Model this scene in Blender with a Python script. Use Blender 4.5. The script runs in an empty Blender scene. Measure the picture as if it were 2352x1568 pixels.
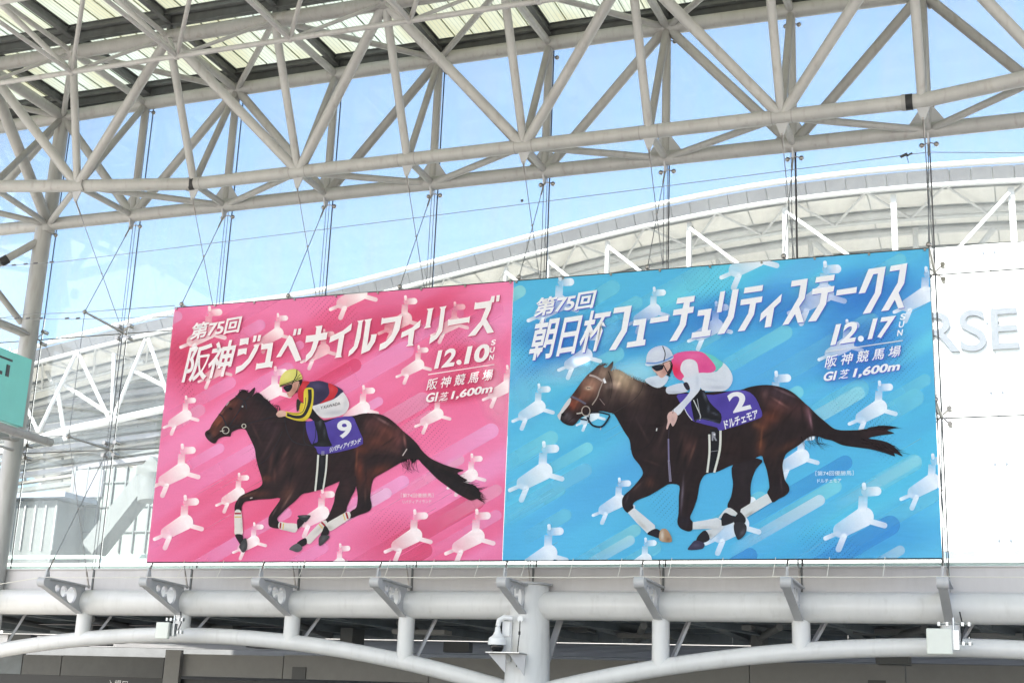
import bpy, math, random
import numpy as np
from mathutils import Vector, Matrix
from mathutils.geometry import tessellate_polygon, delaunay_2d_cdt

random.seed(7)
SC = bpy.context.scene
COL = SC.collection

# ------------------------------------------------------------------ camera, sky, sun, exposure
F = 3200.0                                       # focal length in units of a 2352 px wide frame
_Z = np.array([464., -11384., 3200.]); _Z /= np.linalg.norm(_Z)
_Y = np.array([1240., 950., 3200.]); _Y -= _Z * _Y.dot(_Z); _Y /= np.linalg.norm(_Y)
_X = np.cross(_Y, _Z)
RM = np.array([_X, _Y, _Z])                      # camera axes expressed in the world
cam_data = bpy.data.cameras.new('camera')
cam = bpy.data.objects.new('camera', cam_data)
COL.objects.link(cam)
cam_data.sensor_width = 36.0
cam_data.lens = F / 2352.0 * 36.0
cam_data.clip_start = 0.05
cam_data.clip_end = 5000
r_, u_, b_ = RM @ np.array([1., 0, 0]), RM @ np.array([0, -1., 0]), RM @ np.array([0, 0, -1.])
cam.matrix_world = Matrix(((r_[0], u_[0], b_[0], 0), (r_[1], u_[1], b_[1], 0), (r_[2], u_[2], b_[2], 0), (0, 0, 0, 1)))
SC.camera = cam

SUN_EL, SUN_AZ = math.radians(44), math.radians(196)     # azimuth clockwise from +Y: the sun stands behind the camera
world = bpy.data.worlds.new('World'); SC.world = world
world.use_nodes = True
wn = world.node_tree.nodes; wl = world.node_tree.links
wn.clear()
sky = wn.new('ShaderNodeTexSky'); sky.sky_type = 'NISHITA'; sky.sun_disc = False
sky.sun_elevation = SUN_EL; sky.sun_rotation = SUN_AZ
sky.air_density = 1.0; sky.dust_density = 2.6; sky.ozone_density = 3.0
bg = wn.new('ShaderNodeBackground'); bg.inputs['Strength'].default_value = 0.112
wo = wn.new('ShaderNodeOutputWorld')
wl.new(sky.outputs[0], bg.inputs[0]); wl.new(bg.outputs[0], wo.inputs[0])
sl = bpy.data.lights.new('sun', 'SUN'); sl.energy = 5.0; sl.angle = math.radians(0.5); sl.color = (1.0, 0.955, 0.89)
sun = bpy.data.objects.new('sun', sl); COL.objects.link(sun)
sdir = Vector((math.sin(SUN_AZ) * math.cos(SUN_EL), math.cos(SUN_AZ) * math.cos(SUN_EL), math.sin(SUN_EL)))
sun.rotation_euler = sdir.to_track_quat('Z', 'Y').to_euler()
sun.location = (0, -20, 60)
SC.view_settings.view_transform = 'Standard'
SC.view_settings.look = 'None'
SC.view_settings.exposure = 1.98
SC.view_settings.gamma = 1.0
SC.view_settings.use_curve_mapping = False
SC.cycles.transparent_max_bounces = 48
SC.cycles.max_bounces = 10
SC.cycles.diffuse_bounces = 6
SC.cycles.use_denoising = True
SC.cycles.caustics_reflective = False
SC.cycles.caustics_refractive = False

def at(px, py, depth):
    """a measured sight line (2352 px frame) met with the upright plane at that depth"""
    d = RM @ np.array([px - 1176., py - 784., F])
    return Vector(d * depth / d[1])
def atz(px, py, z):
    d = RM @ np.array([px - 1176., py - 784., F])
    return Vector(d * z / d[2])

# ------------------------------------------------------------------ building helpers
ORG = {}
def tag(o, label=None, cat=None, group=None, kind=None):
    if label: o['label'] = label
    if cat: o['category'] = cat
    if group: o['group'] = group
    if kind: o['kind'] = kind
    return o
def thing(name, loc, label, cat, group=None):
    o = bpy.data.objects.new(name, None); COL.objects.link(o)
    o.location = loc; o.empty_display_size = .3
    ORG[o.name] = Vector(loc)
    return tag(o, label, cat, group)
def mesh_obj(name, verts, faces, mat, parent=None, smooth=True, angle=40, cols=None, loc=None):
    org = ORG[parent.name] if parent else (Vector(loc) if loc is not None else Vector((0, 0, 0)))
    me = bpy.data.meshes.new(name)
    me.from_pydata([tuple(Vector(v) - org) for v in verts], [], faces)
    me.materials.append(mat)
    if cols is not None:
        a = me.color_attributes.new('Col', 'FLOAT_COLOR', 'POINT')
        a.data.foreach_set('color', np.asarray(cols, dtype=np.float32).ravel())
    if smooth:
        me.shade_smooth(); me.set_sharp_from_angle(angle=math.radians(angle))
    me.update()
    o = bpy.data.objects.new(name, me); COL.objects.link(o)
    if parent: o.parent = parent
    else: o.location = org
    ORG[o.name] = org
    return o
class MB:
    def __init__(s): s.v = []; s.f = []
    def add(s, v, f):
        n = len(s.v); s.v += [tuple(p) for p in v]; s.f += [tuple(i + n for i in q) for q in f]; return s
    def box(s, a, b):
        (x0, y0, z0), (x1, y1, z1) = a, b
        return s.add([(x0,y0,z0),(x1,y0,z0),(x1,y1,z0),(x0,y1,z0),(x0,y0,z1),(x1,y0,z1),(x1,y1,z1),(x0,y1,z1)],
                     [(0,3,2,1),(4,5,6,7),(0,1,5,4),(1,2,6,5),(2,3,7,6),(3,0,4,7)])
    def tube(s, pts, r, seg=12, caps=True):
        pts = [Vector(p) for p in pts]; n = len(pts)
        rr = r if hasattr(r, '__len__') else [r] * n
        vs = []; fs = []
        t0 = (pts[1] - pts[0]).normalized()
        ref = Vector((0, 0, 1)) if abs(t0.z) < .9 else Vector((0, 1, 0))
        for k, p in enumerate(pts):
            t = (pts[min(k + 1, n - 1)] - pts[max(k - 1, 0)]).normalized()
            a = t.cross(ref).normalized(); b = t.cross(a)
            for i in range(seg):
                w = 2 * math.pi * i / seg
                vs.append(p + (a * math.cos(w) + b * math.sin(w)) * rr[k])
        for k in range(n - 1):
            for i in range(seg):
                j = (i + 1) % seg
                fs.append((k*seg+i, k*seg+j, (k+1)*seg+j, (k+1)*seg+i))
        if caps:
            fs.append(tuple(range(seg))[::-1]); fs.append(tuple((n-1)*seg + i for i in range(seg)))
        return s.add(vs, fs)
    def beam(s, p, q, w, h):
        """a rectangular bar from p to q: w across, h upright"""
        p = Vector(p); q = Vector(q); t = (q - p).normalized()
        up = Vector((0, 0, 1)) if abs(t.z) < .95 else Vector((0, 1, 0))
        a = t.cross(up).normalized() * w / 2; b = a.cross(t).normalized() * h / 2
        vs = [p-a-b, p+a-b, p+a+b, p-a+b, q-a-b, q+a-b, q+a+b, q-a+b]
        return s.add(vs, [(0,1,2,3),(7,6,5,4),(0,4,5,1),(1,5,6,2),(2,6,7,3),(3,7,4,0)])
    def ball(s, c, r, n=10, m=6):
        vs = [(c[0], c[1], c[2] - r)]; fs = []
        for j in range(1, m):
            w = math.pi * j / m
            for i in range(n):
                u = 2 * math.pi * i / n
                vs.append((c[0] + r*math.sin(w)*math.cos(u), c[1] + r*math.sin(w)*math.sin(u), c[2] - r*math.cos(w)))
        vs.append((c[0], c[1], c[2] + r)); L = len(vs) - 1
        for i in range(n):
            k = (i + 1) % n
            fs.append((0, 1 + k, 1 + i)); fs.append((L, L - n + i, L - n + k))
            for j in range(m - 2):
                fs.append((1 + j*n + i, 1 + j*n + k, 1 + (j+1)*n + k, 1 + (j+1)*n + i))
        return s.add(vs, fs)
    def prism(s, poly, d):
        """a flat outline given thickness along d"""
        d = Vector(d); n = len(poly); P = [Vector(p) for p in poly]
        tris = tessellate_polygon([P])
        f = [tuple(t) for t in tris] + [tuple(i + n for i in t)[::-1] for t in tris]
        f += [(i, i + n, (i+1) % n + n, (i+1) % n) for i in range(n)]
        return s.add([p - d/2 for p in P] + [p + d/2 for p in P], f)
    def build(s, name, mat, parent=None, smooth=True, angle=40, loc=None):
        return mesh_obj(name, s.v, s.f, mat, parent, smooth, angle, None, loc)
def tube(name, pts, r, mat, parent, seg=16): return MB().tube(pts, r, seg).build(name, mat, parent)
def box(name, a, b, mat, parent=None, loc=None): return MB().box(a, b).build(name, mat, parent, smooth=False, loc=loc)

# ------------------------------------------------------------------ materials
def new_mat(name):
    m = bpy.data.materials.new(name); m.use_nodes = True
    nt = m.node_tree; p = nt.nodes['Principled BSDF']
    return m, nt, p
def paint(name, col, rough=.45, var=.06, streak=0.0, metal=0.0, scale=2.0, bump=0.0, spec=.5):
    m, nt, p = new_mat(name)
    g = nt.nodes.new('ShaderNodeNewGeometry')
    mp = nt.nodes.new('ShaderNodeMapping'); mp.inputs['Scale'].default_value = (scale, scale, scale * (.35 if streak else 1))
    n1 = nt.nodes.new('ShaderNodeTexNoise'); n1.inputs['Scale'].default_value = 1.3; n1.inputs['Detail'].default_value = 8; n1.inputs['Roughness'].default_value = .65
    nt.links.new(g.outputs['Position'], mp.inputs[0]); nt.links.new(mp.outputs[0], n1.inputs[0])
    r = nt.nodes.new('ShaderNodeMapRange'); r.inputs[1].default_value = .3; r.inputs[2].default_value = .7
    r.inputs[3].default_value = 1 - var * 2; r.inputs[4].default_value = 1 + var
    nt.links.new(n1.outputs[0], r.inputs[0])
    mx = nt.nodes.new('ShaderNodeMix'); mx.data_type = 'RGBA'; mx.blend_type = 'MULTIPLY'; mx.inputs[0].default_value = 1
    mx.inputs[6].default_value = (*col, 1)
    nt.links.new(r.outputs[0], mx.inputs[7])
    out = mx.outputs[2]
    if streak:
        n2 = nt.nodes.new('ShaderNodeTexNoise'); n2.inputs['Scale'].default_value = 9; n2.inputs['Detail'].default_value = 5
        mp2 = nt.nodes.new('ShaderNodeMapping'); mp2.inputs['Scale'].default_value = (1, 1, .12)
        nt.links.new(g.outputs['Position'], mp2.inputs[0]); nt.links.new(mp2.outputs[0], n2.inputs[0])
        r2 = nt.nodes.new('ShaderNodeMapRange'); r2.inputs[1].default_value = .56; r2.inputs[2].default_value = .78
        r2.inputs[3].default_value = 0; r2.inputs[4].default_value = streak
        nt.links.new(n2.outputs[0], r2.inputs[0])
        m2 = nt.nodes.new('ShaderNodeMix'); m2.data_type = 'RGBA'
        nt.links.new(r2.outputs[0], m2.inputs[0]); nt.links.new(out, m2.inputs[6]); m2.inputs[7].default_value = (.16, .13, .10, 1)
        out = m2.outputs[2]
    nt.links.new(out, p.inputs['Base Color'])
    p.inputs['Roughness'].default_value = rough; p.inputs['Metallic'].default_value = metal
    p.inputs['Specular IOR Level'].default_value = spec
    if bump:
        b = nt.nodes.new('ShaderNodeBump'); b.inputs['Strength'].default_value = bump; b.inputs['Distance'].default_value = .02
        nt.links.new(n1.outputs[0], b.inputs['Height']); nt.links.new(b.outputs[0], p.inputs['Normal'])
    return m
M = {}
M['truss'] = paint('cream_grey_tube_paint', (.375, .368, .355), .42, .06, .4)
M['truss_dark'] = paint('darker_tube_paint', (.30, .293, .28), .5, .08, .5)  # the tube paint in a darker tone with stronger streaks
M['lower'] = paint('pale_grey_gloss_paint', (.64, .635, .62), .34, .03, .16)
M['fascia'] = paint('grey_sheet_panel', (.50, .48, .48), .4, .04, .06)
M['bracket'] = paint('bracket_paint', (.42, .42, .43), .38, .04, .10)
M['purlin'] = paint('dark_grey_steel', (.11, .115, .115), .5, .15, .1)
M['rubber'] = paint('black_rubber', (.015, .015, .016), .6, .05)
M['steel'] = paint('stainless_steel', (.33, .31, .29), .3, .1, 0, .9)
M['cable'] = paint('steel_cable', (.11, .11, .12), .4, .1, 0, .5)
M['thin'] = paint('thin_steel_cable', (.20, .21, .22), .35, .1, 0, .6)
M['rope'] = paint('white_rope', (.62, .60, .54), .8, .05)
M['white'] = paint('white_paint', (.80, .80, .80), .45, .02)
M['whitepanel'] = paint('white_sign_panel', (.82, .82, .82), .4, .02)
M['box'] = paint('ivory_plastic', (.66, .68, .62), .4, .03)
M['galv'] = paint('galvanised_metal', (.5, .52, .53), .3, .12, 0, .8, 12)
M['concrete'] = paint('pale_concrete', (.46, .45, .43), .85, .08, .1)
M['ground'] = paint('paved_ground', (.46, .44, .40), .9, .10, 0, 0, .5)
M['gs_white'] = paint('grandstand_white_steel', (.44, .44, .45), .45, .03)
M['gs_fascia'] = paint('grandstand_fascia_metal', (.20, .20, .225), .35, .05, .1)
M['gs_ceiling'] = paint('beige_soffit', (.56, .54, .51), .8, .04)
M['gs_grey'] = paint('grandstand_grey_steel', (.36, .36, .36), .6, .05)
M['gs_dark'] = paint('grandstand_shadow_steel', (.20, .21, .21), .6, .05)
M['letters'] = paint('grey_sign_letters', (.10, .11, .135), .4, .03)
M['teal'] = paint('teal_sign_face', (.17, .62, .56), .4, .03)
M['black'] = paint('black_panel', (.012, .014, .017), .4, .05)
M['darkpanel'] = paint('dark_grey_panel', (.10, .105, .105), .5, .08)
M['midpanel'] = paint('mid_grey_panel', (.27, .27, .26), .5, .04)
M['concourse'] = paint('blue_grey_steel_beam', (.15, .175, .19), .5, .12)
M['darkglass'] = paint('dark_glass_dome', (.01, .01, .012), .08, .02)
M['green_glass_edge'] = paint('pale_green_band', (.42, .55, .50), .25, .05)

# clear facade glass: see-through, a mirror-like sheen that grows towards grazing view, thin dust that also paints a milky haze over the view
def glass_mat(name, tint, sheen, dust_haze):
    m, nt, p = new_mat(name); nt.nodes.remove(p)
    out = nt.nodes['Material Output']
    tr = nt.nodes.new('ShaderNodeBsdfTransparent'); tr.inputs[0].default_value = (*tint, 1)
    gl = nt.nodes.new('ShaderNodeBsdfGlossy'); gl.inputs['Roughness'].default_value = .0
    fr = nt.nodes.new('ShaderNodeFresnel'); fr.inputs[0].default_value = sheen
    m1 = nt.nodes.new('ShaderNodeMixShader')
    nt.links.new(fr.outputs[0], m1.inputs[0]); nt.links.new(tr.outputs[0], m1.inputs[1]); nt.links.new(gl.outputs[0], m1.inputs[2])
    d1 = nt.nodes.new('ShaderNodeBsdfDiffuse'); d1.inputs[0].default_value = (.8, .82, .8, 1)
    d2 = nt.nodes.new('ShaderNodeBsdfTranslucent'); d2.inputs[0].default_value = (.8, .84, .82, 1)
    df = nt.nodes.new('ShaderNodeMixShader'); nt.links.new(d1.outputs[0], df.inputs[1]); nt.links.new(d2.outputs[0], df.inputs[2])
    g = nt.nodes.new('ShaderNodeNewGeometry'); mp = nt.nodes.new('ShaderNodeMapping'); mp.inputs['Scale'].default_value = (2.2, 1, .5)
    nz = nt.nodes.new('ShaderNodeTexNoise'); nz.inputs['Scale'].default_value = 1.1; nz.inputs['Detail'].default_value = 6
    rg = nt.nodes.new('ShaderNodeMapRange'); rg.inputs[1].default_value = .35; rg.inputs[2].default_value = .75
    rg.inputs[3].default_value = dust_haze * .45; rg.inputs[4].default_value = dust_haze
    nt.links.new(g.outputs['Position'], mp.inputs[0]); nt.links.new(mp.outputs[0], nz.inputs[0]); nt.links.new(nz.outputs[0], rg.inputs[0])
    m2 = nt.nodes.new('ShaderNodeMixShader')
    nt.links.new(rg.outputs[0], m2.inputs[0]); nt.links.new(m1.outputs[0], m2.inputs[1]); nt.links.new(df.outputs[0], m2.inputs[2])
    nt.links.new(m2.outputs[0], out.inputs[0])
    return m
M['glass'] = glass_mat('clear_facade_glass', (.955, .985, .975), 1.33, .22)

# ribbed translucent roof sheet
def roof_mat():
    m, nt, p = new_mat('ribbed_translucent_roof_sheet'); nt.nodes.remove(p)
    out = nt.nodes['Material Output']
    g = nt.nodes.new('ShaderNodeNewGeometry'); sx = nt.nodes.new('ShaderNodeSeparateXYZ')
    nt.links.new(g.outputs['Position'], sx.inputs[0])
    a = nt.nodes.new('ShaderNodeMath'); a.operation = 'MULTIPLY'; a.inputs[1].default_value = 10.5
    b = nt.nodes.new('ShaderNodeMath'); b.operation = 'FRACT'
    c = nt.nodes.new('ShaderNodeMath'); c.operation = 'LESS_THAN'; c.inputs[1].default_value = .2
    nt.links.new(sx.outputs[0], a.inputs[0]); nt.links.new(a.outputs[0], b.inputs[0]); nt.links.new(b.outputs[0], c.inputs[0])
    nz = nt.nodes.new('ShaderNodeTexNoise'); nz.inputs['Scale'].default_value = .55; nz.inputs['Detail'].default_value = 5
    mp = nt.nodes.new('ShaderNodeMapping'); mp.inputs['Scale'].default_value = (1.4, .5, 1)
    nt.links.new(g.outputs['Position'], mp.inputs[0]); nt.links.new(mp.outputs[0], nz.inputs[0])
    rp = nt.nodes.new('ShaderNodeValToRGB'); rp.color_ramp.elements[0].color = (.55, .55, .45, 1); rp.color_ramp.elements[1].color = (.60, .64, .60, 1)
    rp.color_ramp.elements[0].position = .38; rp.color_ramp.elements[1].position = .58
    nt.links.new(nz.outputs[0], rp.inputs[0])
    mx = nt.nodes.new('ShaderNodeMix'); mx.data_type = 'RGBA'
    nt.links.new(c.outputs[0], mx.inputs[0]); nt.links.new(rp.outputs[0], mx.inputs[6]); mx.inputs[7].default_value = (.42, .45, .41, 1)
    tl = nt.nodes.new('ShaderNodeBsdfTranslucent'); df = nt.nodes.new('ShaderNodeBsdfDiffuse')
    nt.links.new(mx.outputs[2], tl.inputs[0]); nt.links.new(mx.outputs[2], df.inputs[0])
    ms = nt.nodes.new('ShaderNodeMixShader'); ms.inputs[0].default_value = .32
    nt.links.new(tl.outputs[0], ms.inputs[1]); nt.links.new(df.outputs[0], ms.inputs[2])
    nt.links.new(ms.outputs[0], out.inputs[0])
    return m
M['roof'] = roof_mat()

# printed fabric: ink colour comes from the mesh, weave and soft folds from the shader
def print_mat(name, alpha, trans=.30):
    m, nt, p = new_mat(name); out = nt.nodes['Material Output']
    at_ = nt.nodes.new('ShaderNodeAttribute'); at_.attribute_name = 'Col'
    g = nt.nodes.new('ShaderNodeNewGeometry')
    mp = nt.nodes.new('ShaderNodeMapping'); mp.inputs['Scale'].default_value = (.5, 1, 2.4); mp.inputs['Rotation'].default_value = (0, .14, 0)
    n1 = nt.nodes.new('ShaderNodeTexNoise'); n1.inputs['Scale'].default_value = 1.1; n1.inputs['Detail'].default_value = 3
    nt.links.new(g.outputs['Position'], mp.inputs[0]); nt.links.new(mp.outputs[0], n1.inputs[0])
    bp = nt.nodes.new('ShaderNodeBump'); bp.inputs['Strength'].default_value = .5; bp.inputs['Distance'].default_value = .12
    nt.links.new(n1.outputs[0], bp.inputs['Height'])
    n2 = nt.nodes.new('ShaderNodeTexNoise'); n2.inputs['Scale'].default_value = 38; n2.inputs['Detail'].default_value = 2
    nt.links.new(g.outputs['Position'], n2.inputs[0])
    r = nt.nodes.new('ShaderNodeMapRange'); r.inputs[1].default_value = .3; r.inputs[2].default_value = .7; r.inputs[3].default_value = .97; r.inputs[4].default_value = 1.03
    nt.links.new(n2.outputs[0], r.inputs[0])
    mx = nt.nodes.new('ShaderNodeMix'); mx.data_type = 'RGBA'; mx.blend_type = 'MULTIPLY'; mx.inputs[0].default_value = 1
    nt.links.new(at_.outputs['Color'], mx.inputs[6]); nt.links.new(r.outputs[0], mx.inputs[7])
    nt.links.new(mx.outputs[2], p.inputs['Base Color'])
    p.inputs['Roughness'].default_value = .62; p.inputs['Specular IOR Level'].default_value = .25
    nt.links.new(bp.outputs[0], p.inputs['Normal'])
    tl = nt.nodes.new('ShaderNodeBsdfTranslucent'); nt.links.new(mx.outputs[2], tl.inputs[0])
    ms = nt.nodes.new('ShaderNodeMixShader'); ms.inputs[0].default_value = trans
    nt.links.new(p.outputs[0], ms.inputs[1]); nt.links.new(tl.outputs[0], ms.inputs[2])
    last = ms.outputs[0]
    if alpha:
        tr = nt.nodes.new('ShaderNodeBsdfTransparent')
        m2 = nt.nodes.new('ShaderNodeMixShader')
        nt.links.new(at_.outputs['Alpha'], m2.inputs[0]); nt.links.new(tr.outputs[0], m2.inputs[1]); nt.links.new(last, m2.inputs[2])
        last = m2.outputs[0]
    nt.links.new(last, out.inputs[0])
    return m
M['ink'] = print_mat('printed_fabric', False)
M['ink_soft'] = print_mat('printed_fabric_soft_ink', True)

# ------------------------------------------------------------------ measures of the hall
XG = [-26.2, -23.7, -21.18, -18.85, -16.42, -13.90, -11.42, -8.93, -6.42, -3.93, -1.46, 1.02, 3.5, 6.0]   # bay lines, XG[i+2]
def X(i): return XG[i + 2]
I0, I1 = -2, 11
GY = 25.0                                     # plane of the glass
ROWS = [3.02, 5.62, 8.27, 10.97, 14.02]
BY, BZ = 24.7, 10.98
CZ = 13.72
AY, AZ = 23.45, 11.0
DY, DZ = 22.0, 13.72
EY, EZ = 20.63, 12.42
SF = 2.74
GZ = -1.5

# ------------------------------------------------------------------ ground
g = MB().add([(-900, -900, GZ), (900, -900, GZ), (900, 1500, GZ), (-900, 1500, GZ)], [(0, 1, 2, 3)]).build('ground', M['ground'], smooth=False)
tag(g, 'pale paved ground of the station plaza', None, None, 'structure')

# ------------------------------------------------------------------ edge truss (bottom chords A front / B rear, top chords C rear / D front)
truss = thing('roof_truss', (X(0), BY, GZ), 'large cream grey tubular steel truss running across above the banners', 'truss')
Apt = {i: Vector((X(i), AY, AZ)) for i in range(2, 9)}
Apt[1] = atz(178, 427, AZ); Apt[0] = atz(-20, 428, AZ); Apt[-1] = atz(-260, 430, AZ)
Apt[9] = atz(2352 + 70, 166, AZ); Apt[10] = atz(2352 + 420, 60, AZ)
Bpt = {i: Vector((X(i), BY, BZ)) for i in range(-2, 12)}
Cpt = {i: Vector((X(i), BY, CZ + .12 - .011 * (i - 5) ** 2 / 2)) for i in range(-2, 12)}
Dpt = {i: Vector((X(i), DY, DZ)) for i in range(-2, 12)}
def seam_rings(m, p, q, r):
    L = (q - p).length; d = (q - p).normalized()
    for t in (.32, L - .32): m.tube([p + d * (t - .008), p + d * (t + .008)], r * 1.012, 20)
def chord(pts, r, nm, par, mt='truss'):
    for p, q in zip(pts, pts[1:]):
        m = MB().tube([p, q], r, 24); seam_rings(m, p, q, r); m.build(nm, M[mt], par)
    for p in pts[1:-1]: MB().ball(p, r * 1.0, 20, 12).build('joint', M[mt], par)
chord([Apt[i] for i in sorted(Apt)], .135, 'chord', truss)
chord([Bpt[i] for i in sorted(Bpt)], .145, 'chord', truss)
chord([Cpt[i] for i in sorted(Cpt)], .15, 'chord', truss)
chord([Dpt[i] for i in sorted(Dpt)], .15, 'chord', truss, 'truss_dark')
# expansion rings on the front chord
for c, d in ((Apt[2] + Vector((-.02, 0, 0)), Vector((1, 0, 0))), (Vector((X(8) - .22, AY, AZ)), Vector((1, 0, 0)))):
    MB().tube([c - d * .06, c + d * .06], .146, 24).build('sleeve', M['rubber'], truss)
    MB().tube([c - d * .13, c - d * .061], .150, 24).build('sleeve', M['truss_dark'], truss)
def strut(p, q, r, nm='diagonal', par=None, mt='truss'):
    tube(nm, [p, q], r, M[mt], par or truss, 16)
for i in range(-1, 11):
    if i in Apt:
        strut(Apt[i], Dpt[i], .085, 'post')
        strut(Apt[i], Cpt[i], .075, 'brace', mt='truss_dark')
        strut(Apt[i], Bpt[i], .07, 'spacer')
    strut(Bpt[i], Cpt[i], .085, 'post')
    strut(Cpt[i], Dpt[i], .08, 'spacer')
    if i % 2 and i in Apt:                    # odd front nodes: the big diagonals
        for j in (i - 1, i + 1):
            strut(Apt[i], Dpt[j], .105)
            if i < 10: strut(Apt[i], Bpt[j], .07, 'brace')
            strut(Dpt[i], Cpt[j], .065, 'brace')
    if i % 2 == 0:
        for j in (i - 1, i + 1): strut(Cpt[i], Bpt[j], .10, mt='truss_dark' if i in (4, 8) else 'truss')
for i in Apt:
    if i < 9:
        for o_ in (-.17, .19):
            c = Apt[i] + Vector((o_, 0, 0)); MB().tube([c - Vector((.012, 0, 0)), c + Vector((.012, 0, 0))], .1385, 24).build('weld_ring', M['truss_dark'], truss)
strut(Dpt[0], Bpt[0], .13)
strut(Dpt[0], Cpt[0], .13)
# gusset plates and fork ends under the chords
for i in range(1, 10):
    if i in Apt and i < 9:
        a = Apt[i]
        MB().prism([a + Vector((-.11, 0, -.12)), a + Vector((.13, 0, -.12)), a + Vector((.03, 0, -.36)), a + Vector((-.03, 0, -.36))], (0, .03, 0)).build('gusset', M['bracket'], truss)
    b = Bpt[i]
    MB().prism([b + Vector((-.34, -.02, .12)), b + Vector((.34, -.02, .12)), b + Vector((.08, -.02, .50)), b + Vector((-.08, -.02, .50))], (0, .03, 0)).build('gusset', M['bracket'], truss)
    MB().prism([b + Vector((0, -.12, -.1)), b + Vector((0, .1, -.1)), b + Vector((0, .02, -.30)), b + Vector((0, -.06, -.30))], (.03, 0, 0)).build('gusset', M['bracket'], truss)

# ------------------------------------------------------------------ space frame under the roof, going back over the plaza
frame = thing('space_frame', (X(0), DY - 6, GZ), 'network of thinner grey tubes carrying the roof in front of the large truss', 'roof frame')
def Tn(i, j): return Vector((X(i), DY - SF * j, DZ))
def En(i, j): return Vector(((X(i) + X(i + 1)) / 2, EY - SF * j, EZ))
NR = 3
for j in range(0, NR + 1):
    for i in range(-1, 9):
        if j < NR:
            strut(Tn(i, j), Tn(i, j + 1), .055, 'top_tube', frame)
            e = En(i, j)
            strut(e, Tn(i, j), .038, 'web_tube', frame); strut(e, Tn(i + 1, j), .038, 'web_tube', frame)
            strut(e, Tn(i, j + 1), .058, 'web_tube', frame); strut(e, Tn(i + 1, j + 1), .045, 'web_tube', frame)
            strut(e, En(i + 1, j), .052, 'bottom_tube', frame)
            if j < NR - 1: strut(e, En(i, j + 1), .045, 'bottom_tube', frame)
            MB().ball(e, .075, 14, 8).build('node', M['truss'], frame)
        if j > 0: strut(Tn(i, j), Tn(i + 1, j), .09, 'top_tube', frame)

# ------------------------------------------------------------------ translucent roof
roof = thing('translucent_roof', (X(0), 0, GZ), 'ribbed cream translucent roof sheets between dark grey purlins', 'roof')
RZ = 14.24
XL = X(-2); XR = X(11)
SUN_HOLES = []  # added roof openings, aimed so that sun patches fall on the banners
for q in ((1112, 862), (1335, 832), (1408, 888)):
    t = at(*q, 23.4); t = t + sdir * ((RZ - t.z) / sdir.z); SUN_HOLES.append((t.x, t.y, .15, .055))
rows_y = [BY + .1] + [DY - SF * j for j in range(0, 13)]
for j in range(len(rows_y) - 1):
    y1, y0 = rows_y[j], rows_y[j + 1]
    for i in range(-2, 11):
        mb = MB(); cells = [(X(i) + .008, y0 + .008, X(i + 1) - .008, y1 - .008)]
        for hx, hy, hw, hd in SUN_HOLES:                   # split the sheet round an opening added for a banner sun patch
            nxt = []
            for a0, b0, a1, b1 in cells:
                if a0 < hx - hw and a1 > hx + hw and b0 < hy - hd and b1 > hy + hd:
                    nxt += [(a0, b0, hx - hw, b1), (hx + hw, b0, a1, b1), (hx - hw, b0, hx + hw, hy - hd), (hx - hw, hy + hd, hx + hw, b1)]
                    box('sun_patch_pane', (hx - hw + .005, hy - hd + .005, RZ), (hx + hw - .005, hy + hd - .005, RZ + .01), M['glass'], roof)
                else: nxt.append((a0, b0, a1, b1))
            cells = nxt
        for a0, b0, a1, b1 in cells: mb.box((a0, b0, RZ), (a1, b1, RZ + .03))
        if j < 3:                                      # the standing ribs of the sheets one can pick out
            n = 6
            for k in range(1, n):
                x = X(i) + (X(i + 1) - X(i)) * k / n
                mb.box((x - .006, y0 + .08, RZ - .03), (x + .006, y1 - .08, RZ - .001))
        mb.build('roof_panel', M['roof'], roof, smooth=False)
def ibeam(m, p, q, w, h):
    p = Vector(p); q = Vector(q)
    m.beam(p, q, w * .16, h * .86)
    m.beam(p + Vector((0, 0, h * .46)), q + Vector((0, 0, h * .46)), w, h * .1); m.beam(p - Vector((0, 0, h * .46)), q - Vector((0, 0, h * .46)), w, h * .1)
for j, y in enumerate(rows_y):
    m = MB(); ibeam(m, (XL, y, RZ - .14), (XR, y, RZ - .14), .13, .24); m.build('purlin', M['purlin'], roof, smooth=False)
    m = MB(); ibeam(m, (XL, y - .24, RZ - .08), (XR, y - .24, RZ - .08), .09, .12); m.build('purlin', M['purlin'], roof, smooth=False)
for i in range(-2, 12):
    m = MB(); ibeam(m, (X(i), rows_y[-1], RZ - .13), (X(i), BY + .2, RZ - .13), .12, .2)
    m.build('rafter', M['purlin'], roof, smooth=False)
    for j in range(0, 5):
        y = rows_y[j]
        MB().beam((X(i), y, CZ + .1), (X(i), y, RZ - .26), .09, .09).build('stub', M['purlin'], roof, smooth=False)
m = MB(); m.box((XL, BY + .18, RZ - .34), (XR, BY + .30, RZ + .12)); m.build('edge_trim', M['purlin'], roof, smooth=False)

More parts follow.
